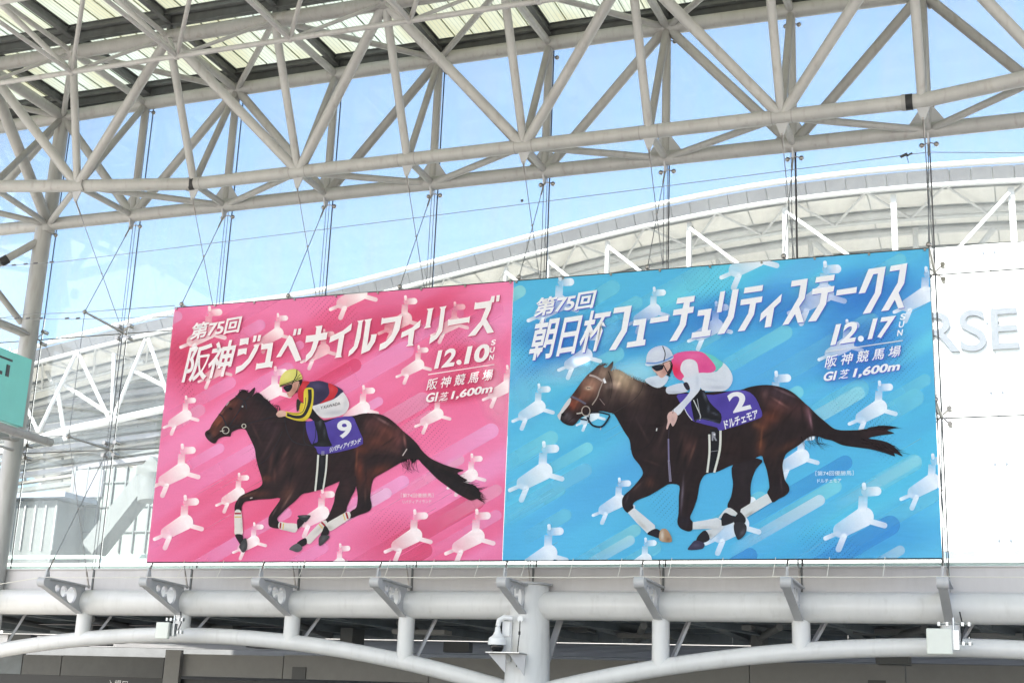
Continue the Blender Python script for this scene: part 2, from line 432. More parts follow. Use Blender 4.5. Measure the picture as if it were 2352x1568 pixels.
# ------------------------------------------------------------------ tall columns on the glass line
for k, (i, lab) in enumerate(((0, 'tall pale tubular column at the left end of the glass wall'), (11, 'tall pale tubular column at the far right beyond the white board'))):
    c = thing('tall_column', (X(i) - .12 * (i == 0), BY, GZ), lab, 'column')
    x = X(i) - .12 * (i == 0)
    tube('shaft', [(x - .02, BY, GZ), (x, BY, 6), (x, BY, BZ - .1)], [.22, .205, .19], M['truss'], c, 28)
    tube('head', [(X(i), BY, BZ - .2), (X(i), BY, CZ)], .165, M['truss'], c, 24)
    if i == 0:
        tube('side_arm', [(x, BY, BZ - .35), at(-30, 620, 23.6)], .09, M['truss'], c)
        MB().tube([at(18, 594, 23.78), at(2, 603, 23.70)], .105, 20).build('rubber_sleeve', M['rubber'], c)
        tube('side_arm', [at(50, 742, 24.6), at(-60, 600, 23.4)], .075, M['truss_dark'], c)
        tube('side_arm', [at(62, 768, 24.6), at(-80, 710, 23.2)], .10, M['truss'], c)
        tube('side_arm', [at(40, 1003, 24.6), at(-80, 990, 23.2)], .10, M['truss'], c)

# ------------------------------------------------------------------ glass wall
wall = thing('glass_wall', (X(0), GY, ROWS[0]), 'clear glass wall of large panes held by steel clamps and cables', 'glass wall')
for i in range(-2, 11):
    for k in range(4):
        box('pane', (X(i) + .012, GY - .006, ROWS[k] + .012), (X(i + 1) - .012, GY + .006, ROWS[k + 1] - .012), M['glass'], wall)
for i in range(-1, 11):
    MB().box((X(i) - .011, GY - .012, ROWS[0]), (X(i) + .011, GY + .012, ROWS[4])).build('gasket', M['rubber'], wall, smooth=False)
for k in (1, 2, 3):
    for i in range(-2, 11):
        box('gasket', (X(i) + .012, GY - .010, ROWS[k] - .010), (X(i + 1) - .012, GY + .010, ROWS[k] + .010), M['rubber'], wall)
for i in range(-1, 11):
    # twin vertical rods
    for s in (-.035, .035):
        MB().tube([(X(i) + s - .03, GY - .16, ROWS[0]), (X(i) + s - .03, GY - .16, ROWS[4])], .007, 6, False).build('rod', M['cable'], wall)
    for k in (1, 2, 3, 4):
        z = ROWS[k] if k < 3 else (10.84, 13.66)[k - 3]; c = Vector((X(i), GY - .16, z))
        if k in (1, 2):
            m = MB()
            for sx in (-1, 1):
                for sz in (-1, 1):
                    m.tube([c, c + Vector((sx * .13, .04, sz * .13))], .014, 8)
            m.build('clamp_arm', M['steel'], wall)
            m = MB()
            for sx in (-1, 1):
                for sz in (-1, 1):
                    p = c + Vector((sx * .14, -.02, sz * .14))
                    m.tube([p, p + Vector((0, .17, 0))], .045, 14)
            m.build('clamp_disc', M['steel'], wall)
            # horizontal strut to the outer cable
            tip = Vector((X(i), AY + .02, z + (.05 if k == 2 else -.02)))
            MB().tube([c + Vector((0, 0, -.01)), tip], [.032, .022], 12).build('strut', M['steel'], wall)
            MB().ball(tip, .05, 10, 8).build('strut_tip', M['steel'], wall)
        else:
            m = MB()
            for sx in (-1, 1):
                p = c + Vector((sx * .13, 0, -.09))
                m.tube([c + Vector((0, 0, -.04)), p], .012, 8)
                m.ball(p, .048, 12, 8)
            m.build('clamp_pair', M['steel'], wall)
    if 1 <= i <= 9:
        j2 = Vector((X(i), GY - .17, ROWS[2])); j1 = Vector((X(i), GY - .17, ROWS[1]))
        t2 = Vector((X(i), AY + .02, ROWS[2] + .05)); t1 = Vector((X(i), AY + .02, ROWS[1] - .02))
        a = (Apt[i] if i < 9 else Vector((X(i), AY, AZ))) + Vector((0, 0, -.34)); b = Bpt[i] + Vector((0, -.03, -.28))
        brk = Vector((X(i), 23.36, 2.80)); sill = Vector((X(i) + .0, 24.72, 2.62))
        for p, q in ((a, j2), (b, t2), (t2, t1), (j2, j1), (t1, sill), (j1, brk)):
            MB().tube([p, q], .0085, 6, False).build('cable', M['thin'], wall)
        for p, q in ((a, j2), (b, t2), (brk, j1), (sill, t1)):
            d = (q - p).normalized()
            MB().tube([p - d * .02, p + d * .05, p + d * .06, p + d * .32, p + d * .36], [.022, .024, .018, .018, .009], 8).build('turnbuckle', M['steel'], wall)
        x = (t2 + a * .0 + j2) / 2
        # small clip where the crossing cables touch
        for p, q, r2, s2 in ((a, j2, b, t2), (t1, sill, j1, brk)):
            best = min(((p.lerp(q, u / 40) - r2.lerp(s2, v / 40)).length, u, v) for u in range(41) for v in range(41))
            MB().ball(p.lerp(q, best[1] / 40), .022, 8, 6).build('clip', M['steel'], wall)

# long cables strung across the hall in front of the glass
def long_cable(pts, r, lab, mt='thin'):
    P = [Vector(p) for p in pts]
    o = MB().tube(P, r, 6, False).build('cable', M[mt], loc=P[0])
    tag(o, lab, 'cable')
    return o
def sag(p, q, s, n=12):
    return [Vector(p).lerp(Vector(q), k / n) - Vector((0, 0, s * 4 * (k / n) * (1 - k / n))) for k in range(n + 1)]
pA, pB, pC, pD = at(-60, 615, 23.3), at(125, 603, 23.3), at(2130, 350, 23.3), at(2440, 352, 22.6)
long_cable([pA, pB] + sag(pB, pC, .02, 20)[1:] + [pD], .0065, 'thin steel cable stretched below the truss and above both banners')
m = MB()
for q in (28, 55, 78, 115):
    c = at(q, 611 - q * .08, 23.3); m.tube([c, c + (pB - pA).normalized() * .09], .02, 8)
tag(m.build('cable_tensioner', M['cable'], loc=at(28, 611, 23.3)), 'dark turnbuckle with shackles on the upper cable beside the left column', 'turnbuckle')
tag(MB().ball(at(1199, 461, 23.3), .03, 8, 6).build('cable_clip', M['cable'], loc=at(1199, 461, 23.3)), 'small clip on the upper cable under the middle of the truss', 'clip')
m = MB()
c = at(2068, 361, 23.3); m.beam(c, c + Vector((.12, 0, .05)), .01, .05)
c = at(2082, 359, 23.3); m.beam(c + Vector((0, 0, .02)), c + Vector((.03, 0, -.12)), .01, .05); m.beam(c, c + Vector((.10, 0, .05)), .01, .03)
tag(m.build('torn_tape', M['rubber'], loc=c), 'scraps of black tape caught on the upper cable near the right end', 'tape')
long_cable([at(-60, 740, 23.4), at(60, 722, 23.4), at(190, 717, 23.4), at(402, 702, 23.41)], .007, 'upper tie cable from the left column to the pink banner corner')
long_cable([at(-60, 722, 23.4), at(30, 733, 23.4), at(185, 733, 23.4), at(397, 727, 23.41)], .006, 'lower tie cable from the left column to the pink banner edge')
m = MB()
for q in (35, 60, 90, 150, 175):
    c = at(q, 731, 23.4); m.tube([c, c + Vector((.09, 0, .005))], .018, 8)
tag(m.build('cable_tensioner', M['cable'], loc=at(35, 731, 23.4)), 'row of dark turnbuckles on the tie cable beside the teal sign', 'turnbuckle')
long_cable([at(-60, 1006, 23.4), at(158, 1001, 23.4), at(366, 990, 23.41)], .006, 'thin tie cable at half height left of the pink banner')
long_cable([at(2133, 566, 23.41), at(2180, 562, 23.3), at(2440, 552, 22.8)], .007, 'tie cable running right from the blue banner top corner')
long_cable([at(2165, 1280, 23.41), at(2200, 1285, 23.3), at(2440, 1292, 22.8)], .006, 'tie cable running right from the blue banner bottom corner', 'rope')
# rope along the bracket tips
tips = [Vector((X(i), 23.22, 2.66)) for i in range(0, 10)]
P = []
for p, q in zip(tips, tips[1:]): P += sag(p, q, .012, 6)[:-1]
long_cable([at(-60, 1350, 23.3)] + P[6:] + [tips[-1]], .009, 'white rope laced along the tips of the brackets', 'rope')

# ------------------------------------------------------------------ lower frame: big horizontal tube, posts, arches, brackets
low = thing('arcade_frame', (X(5), BY, GZ), 'pale grey tubular frame with arches below the glass wall', 'steel frame')
TZ = 2.30
for i in range(-2, 11):
    m = MB().tube([(X(i), BY, TZ), (X(i + 1), BY, TZ)], .262, 40); m.build('main_tube', M['lower'], low)
def arch(i0, i1, apex, z0):
    pts = []
    for k in range(33):
        t = k / 32; x = X(i0) + (X(i1) - X(i0)) * t if isinstance(i1, int) else 0
        pts.append((x, BY, z0 + (apex - z0) * (1 - (2 * t - 1) ** 2)))
    return pts
ZA = 1.66
arL = [(X(-1) + (X(5) - X(-1)) * k / 40, BY, ZA - .98 * (2 * k / 40 - 1) ** 2) for k in range(41)]
arR = [(X(5) + (15.0) * k / 40, BY, ZA - .98 * (2 * k / 40 - 1) ** 2) for k in range(41)]
for a in (arL, arR): MB().tube(a, .155, 28).build('arch', M['lower'], low)
def arch_z(x):
    if x < X(5): u = (x - X(-1)) / (X(5) - X(-1))
    else: u = (x - X(5)) / 15.0
    return ZA - .98 * (2 * u - 1) ** 2
for i in range(-1, 11):
    if i == 5: continue
    tube('post', [(X(i), BY, arch_z(X(i))), (X(i), BY, TZ - .1)], .158, M['lower'], low, 28)
tube('column', [(X(5), BY, GZ), (X(5), BY, 1.2), (X(5), BY, 2.1), (X(5), BY, 2.66)], [.47, .41, .375, .36], M['lower'], low, 44)
MB().tube([(X(5), BY, 2.662), (X(5), BY, 2.70)], .42, 44).build('column_cap', M['bracket'], low)
tube('column', [(X(-1), BY, GZ), (X(-1), BY, 2.3)], .40, M['lower'], low, 36)
# brackets: web with three holes, top plate, bottom plate, rounded tip
def bracket(i):
    x = X(i); T = Vector((x, 23.30, 2.62)); th = .05
    root_t = Vector((x, 24.62, 2.60)); root_b = Vector((x, 24.50, 2.06))
    # web as a strip grid with true holes
    holes = [(.38, .075), (.60, .115), (.86, .17)]      # (distance from tip, radius)
    L = 1.28
    def top(y): return 2.64 - .02 * y
    def bot(y): return 2.50 - .40 * y / 1.15 if y < 1.15 else 2.10
    outer = [(-.02, top(0)), (L, top(L)), (L, 2.06), (1.18, 2.08), (-.02, 2.50)]
    vs = []; edges = []
    def addloop(lp):
        n0 = len(vs)
        for p in lp: vs.append(Vector(p))
        for k in range(len(lp)): edges.append((n0 + k, n0 + (k + 1) % len(lp)))
        return list(range(n0, n0 + len(lp)))
    addloop(outer)
    hl = []
    for d, r in holes:
        zc = (top(d) + (2.50 - .42 * (d + .02) / 1.2)) / 2 - .005
        lp = [(d + r * .95 * math.cos(2 * math.pi * k / 20), zc + r * math.sin(2 * math.pi * k / 20)) for k in range(20)]
        hl.append((d, zc, r)); addloop(lp)
    V, E_, Fc, *_ = delaunay_2d_cdt([v.to_2d() if hasattr(v, 'to_2d') else v for v in vs], edges, [], 1, 1e-5)
    keep = []
    for f in Fc:
        cx = sum(V[k][0] for k in f) / 3; cz = sum(V[k][1] for k in f) / 3
        if any((cx - d) ** 2 / .9 + (cz - z) ** 2 < r * r * .97 for d, z, r in hl): continue
        keep.append(tuple(f))
    n = len(V)
    vv = [(x - th / 2, 23.30 + v[0], v[1]) for v in V] + [(x + th / 2, 23.30 + v[0], v[1]) for v in V]
    ff = [f for f in keep] + [tuple(k + n for k in f)[::-1] for f in keep]
    cnt = {}
    for f in keep:
        for a_, b_ in zip(f, f[1:] + f[:1]): cnt[(a_, b_)] = cnt.get((a_, b_), 0) + 1
    for (a_, b_) in list(cnt):
        if (b_, a_) not in cnt: ff.append((b_, a_, a_ + n, b_ + n))
    br = mesh_obj('bracket', vv, ff, M['bracket'], low, False)
    m = MB().beam((x, 23.28, 2.655), (x, 24.66, 2.628), .17, .03)
    m.build('top_plate', M['bracket'], br, smooth=False)
    m = MB().beam((x, 23.29, 2.485), (x, 24.50, 2.065), .15, .03)
    m.build('bottom_plate', M['bracket'], br, smooth=False)
    MB().tube([(x - .09, 23.26, 2.57), (x + .09, 23.26, 2.57)], .10, 20).build('tip_plate', M['bracket'], br)
    MB().prism([(x, 23.28, 2.66), (x, 23.44, 2.66), (x, 23.38, 2.84), (x, 23.32, 2.84)], (.03, 0, 0)).build('lug', M['bracket'], br)
for i in range(0, 10): bracket(i)
# fascia panels between the big tube and the glass
for i in range(-2, 11):
    box('fascia_panel', (X(i) + .02, 24.84, 2.53), (X(i + 1) - .02, 24.93, 3.0), M['fascia'], low)
    box('sill', (X(i) + .02, 24.80, 3.0), (X(i + 1) - .02, 25.1, 3.02), M['fascia'], low)
for i in range(-1, 11):
    box('cover_strip', (X(i) - .018, 24.82, 2.53), (X(i) + .018, 24.86, 3.01), M['purlin'], low)

# ------------------------------------------------------------------ things bolted to the frame
def antenna(px, py, wpx, hpx, i, lab):
    c = at(px, py, 23.9); s = 1 / 3200 * 24.6
    w = wpx * s; h = hpx * s
    w *= .9; h *= .92
    t = thing('antenna_box', c, lab, 'antenna', None)
    m = MB(); m.box((c.x - w/2, c.y - .04, c.z - h/2), (c.x + w/2, c.y + .04, c.z + h/2)); o = m.build('cover', M['box'], t, smooth=False)
    bv = o.modifiers.new('bevel', 'BEVEL'); bv.width = .02; bv.segments = 3
    MB().box((c.x + w*.2, c.y + .05, c.z - h*.3), (c.x + w*.75, c.y + .16, c.z + h*.45)).build('mount_plate', M['galv'], t, smooth=False)
    MB().tube([(c.x + w*.55, c.y + .12, c.z - h*.2), (c.x + w*.55, c.y + .12, c.z + h*.95)], .018, 12).build('mast', M['galv'], t)
    m = MB()
    for z in (c.z + h*.70, c.z - h*.05):
        m.tube([(c.x - w*.1, c.y + .14, z), (c.x + w*1.25, c.y + .14, z)], .014, 8)
        for u in (-.02, .3, .9, 1.15): m.box((c.x + w*u - .02, c.y + .10, z - .03), (c.x + w*u + .02, c.y + .18, z + .03))
    m.build('clamp', M['galv'], t, smooth=False)
    cz = [Vector((c.x + w*.8, c.y + .15, c.z)), Vector((c.x + w*.92, c.y + .2, c.z + h*.5)), Vector((c.x + w*.80, c.y + .2, c.z + h*1.2))]
    MB().tube(cz, .012, 6, False).build('lead', M['rubber'], t)
antenna(374, 1447, 43, 46, 2, 'small ivory antenna box clamped under the bracket below the pink banner')
antenna(2158, 1472, 58, 58, 8, 'square ivory antenna box clamped below the bracket at the right end of the blue banner')

# dome camera on its shelf, on the main column
cx, cy = X(5) - .44, 24.15
cc = thing('dome_camera', (cx, cy, 1.75), 'white dome security camera hanging on an arm beside the middle column', 'security camera')
def P3(px, py, d=24.15): return at(px, py, d)
p = P3(1146, 1450)
m = MB(); k = .0077
prof = [(0.0, .02), (.02, .045), (.10, .055), (.17, .09), (.22, .155), (.30, .17), (.34, .165)]
ctr = P3(1143, 1452)
pts = [ctr + Vector((0, 0, .12 - z)) for z, r in prof]
MB().tube(pts, [r for z, r in prof], 28).build('housing', M['white'], cc)
MB().tube([ctr + Vector((0, 0, .12)), ctr + Vector((.02, 0, .22)), ctr + Vector((.10, .05, .28)), ctr + Vector((.24, .1, .27))], [.045, .05, .05, .045], 16).build('arm', M['white'], cc)
MB().ball(ctr + Vector((0, 0, -.24)), .125, 24, 14).build('dome', M['darkglass'], cc)
q = P3(1166, 1463, 24.3)
MB().box((q.x - .12, q.y + .02, q.z - .44), (q.x + .06, q.y + .06, q.z + .30)).build('back_plate', M['white'], cc, smooth=False)
MB().box((q.x - .10, q.y - .03, q.z + .02), (q.x + .04, q.y + .02, q.z + .28)).build('wall_box', M['white'], cc, smooth=False)
sh = P3(1152, 1506, 24.2)
m = MB(); m.prism([(sh.x - .2, 24.05, sh.z + .04), (sh.x + .14, 24.05, sh.z + .04), (sh.x + .14, 24.05, sh.z - .30)], (0, .02, 0)); m.build('shelf_gusset', M['bracket'], cc, smooth=False)
m = MB(); m.prism([(sh.x + .16, 24.02, sh.z + .10), (sh.x + .50, 24.12, sh.z + .02), (sh.x + .48, 24.12, sh.z - .34)], (0, .02, 0)); m.build('shelf_gusset', M['bracket'], cc, smooth=False)
MB().box((sh.x - .2, 23.9, sh.z + .045), (sh.x + .45, 24.35, sh.z + .06)).build('shelf', M['galv'], cc, smooth=False)
w0 = P3(1196, 1421, 24.2)
kk = thing('hanging_switch', w0, 'small round plug with a black lead hanging on the middle column', 'cable')
MB().tube([w0, w0 + Vector((0, -.03, 0))], .055, 18).build('disc', M['white'], kk)
MB().tube([w0 + Vector((0, -.03, -.03)), w0 + Vector((.0, -.04, -.28)), w0 + Vector((-.02, -.04, -.5)), w0 + Vector((-.03, -.04, -.85))], .010, 6, False).build('lead', M['rubber'], kk)
MB().tube([w0 + Vector((0, -.04, -.22)), w0 + Vector((0, -.04, -.28))], .022, 8).build('ferrite', M['rubber'], kk)

# ------------------------------------------------------------------ teal hanging sign at the left edge (faces across the hall)
tf = at(73.5, 826, 22.6); tb = at(56.4, 980, 22.6)
sx_ = tf.x; zt, zb = tf.z, at(56, 980, 22.6).z
sign = thing('hanging_sign', (sx_, 20.6, zb), 'teal sign board with black lettering hanging at the left column', 'sign')
MB().box((sx_ - .14, 17.6, zb), (sx_, 22.6, zt)).build('board', M['teal'], sign, smooth=False)
m = MB()
for y0, y1, z0, z1 in ((21.5, 22.03, .86, .89), (21.88, 21.98, .63, .80), (21.5, 21.78, .63, .68), (20.9, 21.0, .2, .9), (20.3, 20.8, .75, .83), (20.5, 20.6, .25, .75), (19.4, 20.0, .7, .78), (19.65, 19.75, .25, .9), (19.4, 20.0, .4, .47)):
    h = zt - zb
    m.box((sx_ + .001, y0, zb + h * z0), (sx_ + .008, y1, zb + h * z1))
m.build('lettering', M['black'], sign, smooth=False)
for z in (zt - .2, zb + .2):
    MB().tube([(sx_ - .16, 22.3, z), (X(0) - .12, 24.6, z)], .03, 10).build('support_arm', M['truss'], sign)
MB().tube([(sx_ - .07, 16, zb - .12), (sx_ - .07, 23.6, zb - .12)], .09, 16).build('rail', M['truss'], sign)

# ------------------------------------------------------------------ concourse behind the arches
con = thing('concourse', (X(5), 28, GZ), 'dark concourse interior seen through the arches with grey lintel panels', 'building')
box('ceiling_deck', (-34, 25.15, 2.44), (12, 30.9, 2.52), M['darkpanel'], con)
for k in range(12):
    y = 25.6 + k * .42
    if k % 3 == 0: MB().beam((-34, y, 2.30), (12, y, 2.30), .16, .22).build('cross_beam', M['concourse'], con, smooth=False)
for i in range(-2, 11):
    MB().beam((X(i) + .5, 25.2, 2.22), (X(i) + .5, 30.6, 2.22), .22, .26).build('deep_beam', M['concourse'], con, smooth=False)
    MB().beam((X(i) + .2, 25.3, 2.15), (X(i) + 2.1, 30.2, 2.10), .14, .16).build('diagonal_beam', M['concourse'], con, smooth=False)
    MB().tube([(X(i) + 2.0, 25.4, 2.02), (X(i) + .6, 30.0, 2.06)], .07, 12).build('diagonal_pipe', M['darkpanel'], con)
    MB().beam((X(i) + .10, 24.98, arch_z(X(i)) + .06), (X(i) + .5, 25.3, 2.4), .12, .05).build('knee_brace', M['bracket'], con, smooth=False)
# light coming in between ceiling and lintel: slatted outer canopy
LY = 30.6
def zof(px, py, d=LY): return at(px, py, d).z
def xof(px, py, d=LY): return at(px, py, d).x
for k in range(10):
    MB().beam((-36, LY + .7 + k * .5, 2.04), (14, LY + .7 + k * .5, 2.04), .33, .03).build('louvre', M['gs_grey'], con, smooth=False)
rb = random.Random(4)
for i in range(-2, 11):                              # board closing the deck edge, and the trays hung in front of the louvres
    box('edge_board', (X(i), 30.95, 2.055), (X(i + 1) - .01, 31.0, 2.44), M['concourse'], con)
    if rb.random() < .6:
        u = X(i) + rb.uniform(0, 1); box('equipment_tray', (u, 31.05, 1.80), (u + rb.uniform(.4, 1.3), 31.3, 2.03), M['darkpanel'], con)
rs_ = random.Random(12); xx = -34.
while xx < 12:                                       # far wall with lit gaps
    w_ = rs_.uniform(1.2, 3.6)
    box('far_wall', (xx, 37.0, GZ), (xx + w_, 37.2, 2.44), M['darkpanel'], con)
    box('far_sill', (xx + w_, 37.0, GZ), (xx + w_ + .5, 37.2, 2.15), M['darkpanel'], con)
    xx += w_ + .5
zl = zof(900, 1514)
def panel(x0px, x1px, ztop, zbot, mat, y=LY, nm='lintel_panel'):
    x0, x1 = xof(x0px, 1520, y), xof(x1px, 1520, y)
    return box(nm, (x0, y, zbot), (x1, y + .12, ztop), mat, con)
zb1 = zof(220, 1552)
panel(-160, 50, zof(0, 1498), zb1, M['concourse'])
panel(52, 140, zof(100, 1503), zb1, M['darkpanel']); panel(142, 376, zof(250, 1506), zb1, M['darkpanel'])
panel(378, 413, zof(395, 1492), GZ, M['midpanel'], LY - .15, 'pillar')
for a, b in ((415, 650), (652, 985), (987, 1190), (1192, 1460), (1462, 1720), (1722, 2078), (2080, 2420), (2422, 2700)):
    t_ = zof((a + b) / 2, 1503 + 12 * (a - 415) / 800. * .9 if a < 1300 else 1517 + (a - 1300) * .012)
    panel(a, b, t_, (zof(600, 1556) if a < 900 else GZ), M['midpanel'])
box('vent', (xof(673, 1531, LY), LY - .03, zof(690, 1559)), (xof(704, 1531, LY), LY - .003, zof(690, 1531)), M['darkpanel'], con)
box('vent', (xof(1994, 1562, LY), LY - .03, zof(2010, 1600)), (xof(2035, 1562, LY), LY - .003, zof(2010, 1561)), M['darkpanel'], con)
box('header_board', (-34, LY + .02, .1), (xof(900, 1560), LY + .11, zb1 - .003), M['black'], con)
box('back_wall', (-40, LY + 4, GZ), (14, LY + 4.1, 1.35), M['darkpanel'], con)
for px in (1225, 1345):
    pass
# services hanging under the deck
for px, py, w, h in ((205, 1440, 40, 26), (800, 1460, 34, 40), (1740, 1462, 26, 50), (1330, 1440, 50, 16), (590, 1478, 50, 18), (2050, 1510, 70, 26)):
    c = at(px, py, 28.4); s = 28.4 / 3200
    box('duct', (c.x - w*s/2, 28.3, c.z - h*s/2), (c.x + w*s/2, 28.9, c.z + h*s/2), M['darkpanel'], con)
MB().tube([at(80, 1402 + 30, 27.5), at(700, 1440, 27.5)], .02, 6).build('conduit', M['cable'], con)
MB().tube([at(555, 1470, 27), at(560, 1480, 27), at(572, 1484, 27), at(582, 1477, 27), at(584, 1470, 27)], .015, 6).build('cable_loop', M['rubber'], con)
# white lettering on the header board
def text_mesh(s, bold=0.0, spacing=1.0, res=3):
    cu = bpy.data.curves.new('t', 'FONT'); cu.body = s; cu.size = 1; cu.space_character = spacing
    cu.resolution_u = res; cu.offset = bold; cu.fill_mode = 'FRONT'
    o = bpy.data.objects.new('t', cu); COL.objects.link(o)
    dg = bpy.context.evaluated_depsgraph_get()
    me = bpy.data.meshes.new_from_object(o.evaluated_get(dg))
    V = np.array([v.co[:2] for v in me.vertices]); Fc = [tuple(p.vertices) for p in me.polygons]
    bpy.data.objects.remove(o); bpy.data.curves.remove(cu); bpy.data.meshes.remove(me)
    mn, mx = V.min(0), V.max(0)
    return (V - mn) / (mx - mn), Fc
V, Fc = text_mesh('入場口', .01)
a = at(245, 1578, LY); b = at(292, 1578, LY); hh = zof(245, 1560) - zof(245, 1578)
mesh_obj('lettering', [(a.x + (b.x - a.x) * v[0], LY + .01, a.z + hh * v[1]) for v in V], Fc, M['white'], con, False)
for k, (px, w_) in enumerate(((470, 26), (905, 40), (1420, 34), (1650, 22), (1960, 44), (2230, 30))):
    c = at(px, 1440 + (k % 3) * 9, 27.2); box('cable_tray', (c.x, 27.1, c.z - .05), (c.x + w_ * .03, 27.5, c.z + .04), M['midpanel'] if k % 2 else M['darkpanel'], con)

# ------------------------------------------------------------------ white sign board outside, at the right
BYD = 46.0
zt_ = at(2250, 562, BYD).z; zb_ = at(2250, 1264, BYD).z; x0_ = at(2040, 900, BYD).x
board = thing('white_billboard', (x0_ + 8, BYD, zb_), 'huge sunlit white board with grey capital letters RSE outside the glass', 'billboard')
for k in range(6):
    xa = x0_ + k * 3.4
    for zz0, zz1 in ((zb_, (zb_ + zt_) / 2 - .01), ((zb_ + zt_) / 2 + .01, zt_)):
        box('sheet', (xa + .01, BYD, zz0), (xa + 3.38, BYD + .3, zz1), M['whitepanel'], board)
for k in range(6):
    for zf in (.03, .27, .5, .73, .97):
        z_ = zb_ + (zt_ - zb_) * zf
        for u in (.15, 3.2): MB().tube([(x0_ + k * 3.4 + u, BYD - .03, z_), (x0_ + k * 3.4 + u, BYD, z_)], .05, 8).build('fixing', M['letters'], board)
V, Fc = text_mesh('RSE', .006, .96, 12)
a = at(2124, 812, BYD - .1); b = at(2342, 805, BYD - .1); hh = at(2200, 715, BYD - .1).z - at(2200, 810, BYD - .1).z
n = len(V)
vv = [(a.x + (b.x - a.x) * v[0], BYD - .12, a.z + hh * v[1]) for v in V] + [(a.x + (b.x - a.x) * v[0], BYD - .001, a.z + hh * v[1]) for v in V]
cnt = {}
for f in Fc:
    for p, q in zip(f, f[1:] + f[:1]): cnt[(p, q)] = 1
ff = list(Fc) + [(p, p + n, q + n, q) for (p, q) in cnt if (q, p) not in cnt]
mesh_obj('letters', vv, ff, M['letters'], board, False)
for k in range(5): box('leg', (x0_ + 1 + k * 4, BYD + .4, GZ), (x0_ + 1.4 + k * 4, BYD + .8, zt_ - .5), M['gs_grey'], board)
# low outdoor parapet seen under the banners
par = thing('parapet', (-15, 40, GZ), 'low pale green and white parapet outside seen just below the banners', 'parapet')
PY = 40.
box('white_rail', (-60, PY - .1, at(1200, 1296, PY).z), (40, PY + .2, at(1200, 1288, PY).z), M['white'], par)
box('band', (-60, PY, at(1200, 1330, PY).z), (40, PY + .15, at(1200, 1296, PY).z - .003), M['green_glass_edge'], par)
box('wall', (-60, PY + .05, GZ), (40, PY + .3, at(1200, 1330, PY).z - .003), M['concrete'], par)

# ------------------------------------------------------------------ grandstand: arched roof edge, fascia, soffit, trusses
GYD = 70.
gs = thing('grandstand', (-20, GYD, GZ), 'huge grandstand with arched white steel canopy rising to the right behind the glass', 'grandstand')
edge_px = [(-260, 905), (-60, 835), (90, 790), (250, 748), (400, 712), (570, 690), (740, 664), (900, 623), (1050, 583), (1180, 549), (1320, 512), (1450, 479), (1600, 447), (1750, 419), (1900, 399), (2050, 383), (2200, 372), (2352, 363), (2520, 356), (2700, 352)]
ex = [at(x, y, GYD) for x, y in edge_px]
eX = np.array([p.x for p in ex]); eZ = np.array([p.z for p in ex])
def ez(x, off=0.0): return float(np.interp(x, eX, eZ)) - off
xs = np.linspace(eX[0], eX[-1], 91)
eS = np.interp(xs, eX, eZ); 
for _ in range(6): eS[1:-1] = (eS[:-2] + 2 * eS[1:-1] + eS[2:]) / 4
def ezs(x): return float(np.interp(x, xs, eS))
step = 1.05
x = xs[0]
while x < xs[-1] - step:
    a, b = x + .02, x + step - .02
    mb = MB(); za, zb2 = ezs(a), ezs(b)
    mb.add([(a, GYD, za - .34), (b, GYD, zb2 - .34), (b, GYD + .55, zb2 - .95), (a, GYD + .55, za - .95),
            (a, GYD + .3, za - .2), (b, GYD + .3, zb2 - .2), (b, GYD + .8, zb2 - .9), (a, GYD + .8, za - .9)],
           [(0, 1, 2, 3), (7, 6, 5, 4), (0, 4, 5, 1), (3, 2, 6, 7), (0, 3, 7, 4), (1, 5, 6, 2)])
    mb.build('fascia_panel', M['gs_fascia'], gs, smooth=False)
    x += step
def arc(name, off, dy, r, mat, seg=10, x0=None, x1=None):
    pts = [(q, GYD + dy, ezs(q) - off) for q in xs if (x0 is None or q >= x0) and (x1 is None or q <= x1)]
    MB().tube(pts, r, seg).build(name, mat, gs)
arc('edge_rail', .12, -.05, .16, M['gs_white'])
arc('lower_rail', 1.02, .45, .13, M['gs_white'])
arc('inner_tube', 1.75, 3.2, .12, M['gs_grey'])
# soffit: bands of beige boards between curved ribs, going back and down from the edge
bands = [(.9, 1.0), (3.0, 1.25), (5.4, 1.45), (8.0, 1.75), (10.6, 2.1), (13.4, 2.5), (16.4, 3.0), (19.6, 3.6), (23, 4.4)]
for (d0, o0), (d1, o1) in zip(bands, bands[1:]):
    x = xs[0]; k = 0
    while x < xs[-1] - 3.2:
        a, b = x + .03, x + 3.17
        mid = (a + b) / 2
        mb = MB().add([(a, GYD + d0 + .25, ezs(a) - o0), (mid, GYD + d0 + .25, ezs(mid) - o0), (b, GYD + d0 + .25, ezs(b) - o0),
                       (b, GYD + d1 - .25, ezs(b) - o1 + .02), (mid, GYD + d1 - .25, ezs(mid) - o1 + .02), (a, GYD + d1 - .25, ezs(a) - o1 + .02)],
                      [(0, 1, 4, 5), (1, 2, 3, 4)])
        mb.build('soffit_board', M['gs_ceiling'], gs, smooth=False)
        x += 3.2
    arc('rib', o1 + .22, d1, .20, M['gs_grey'], 6)
tz = lambda d, o: None
m = MB()
for q, w in zip(xs, xs[1:]):
    m.add([(q, GYD + .4, ezs(q) - .25), (w, GYD + .4, ezs(w) - .25), (w, GYD + 24, ezs(w) - 3.9), (q, GYD + 24, ezs(q) - 3.9)], [(0, 1, 2, 3)])
m.build('roof_skin', M['gs_grey'], gs, smooth=False)
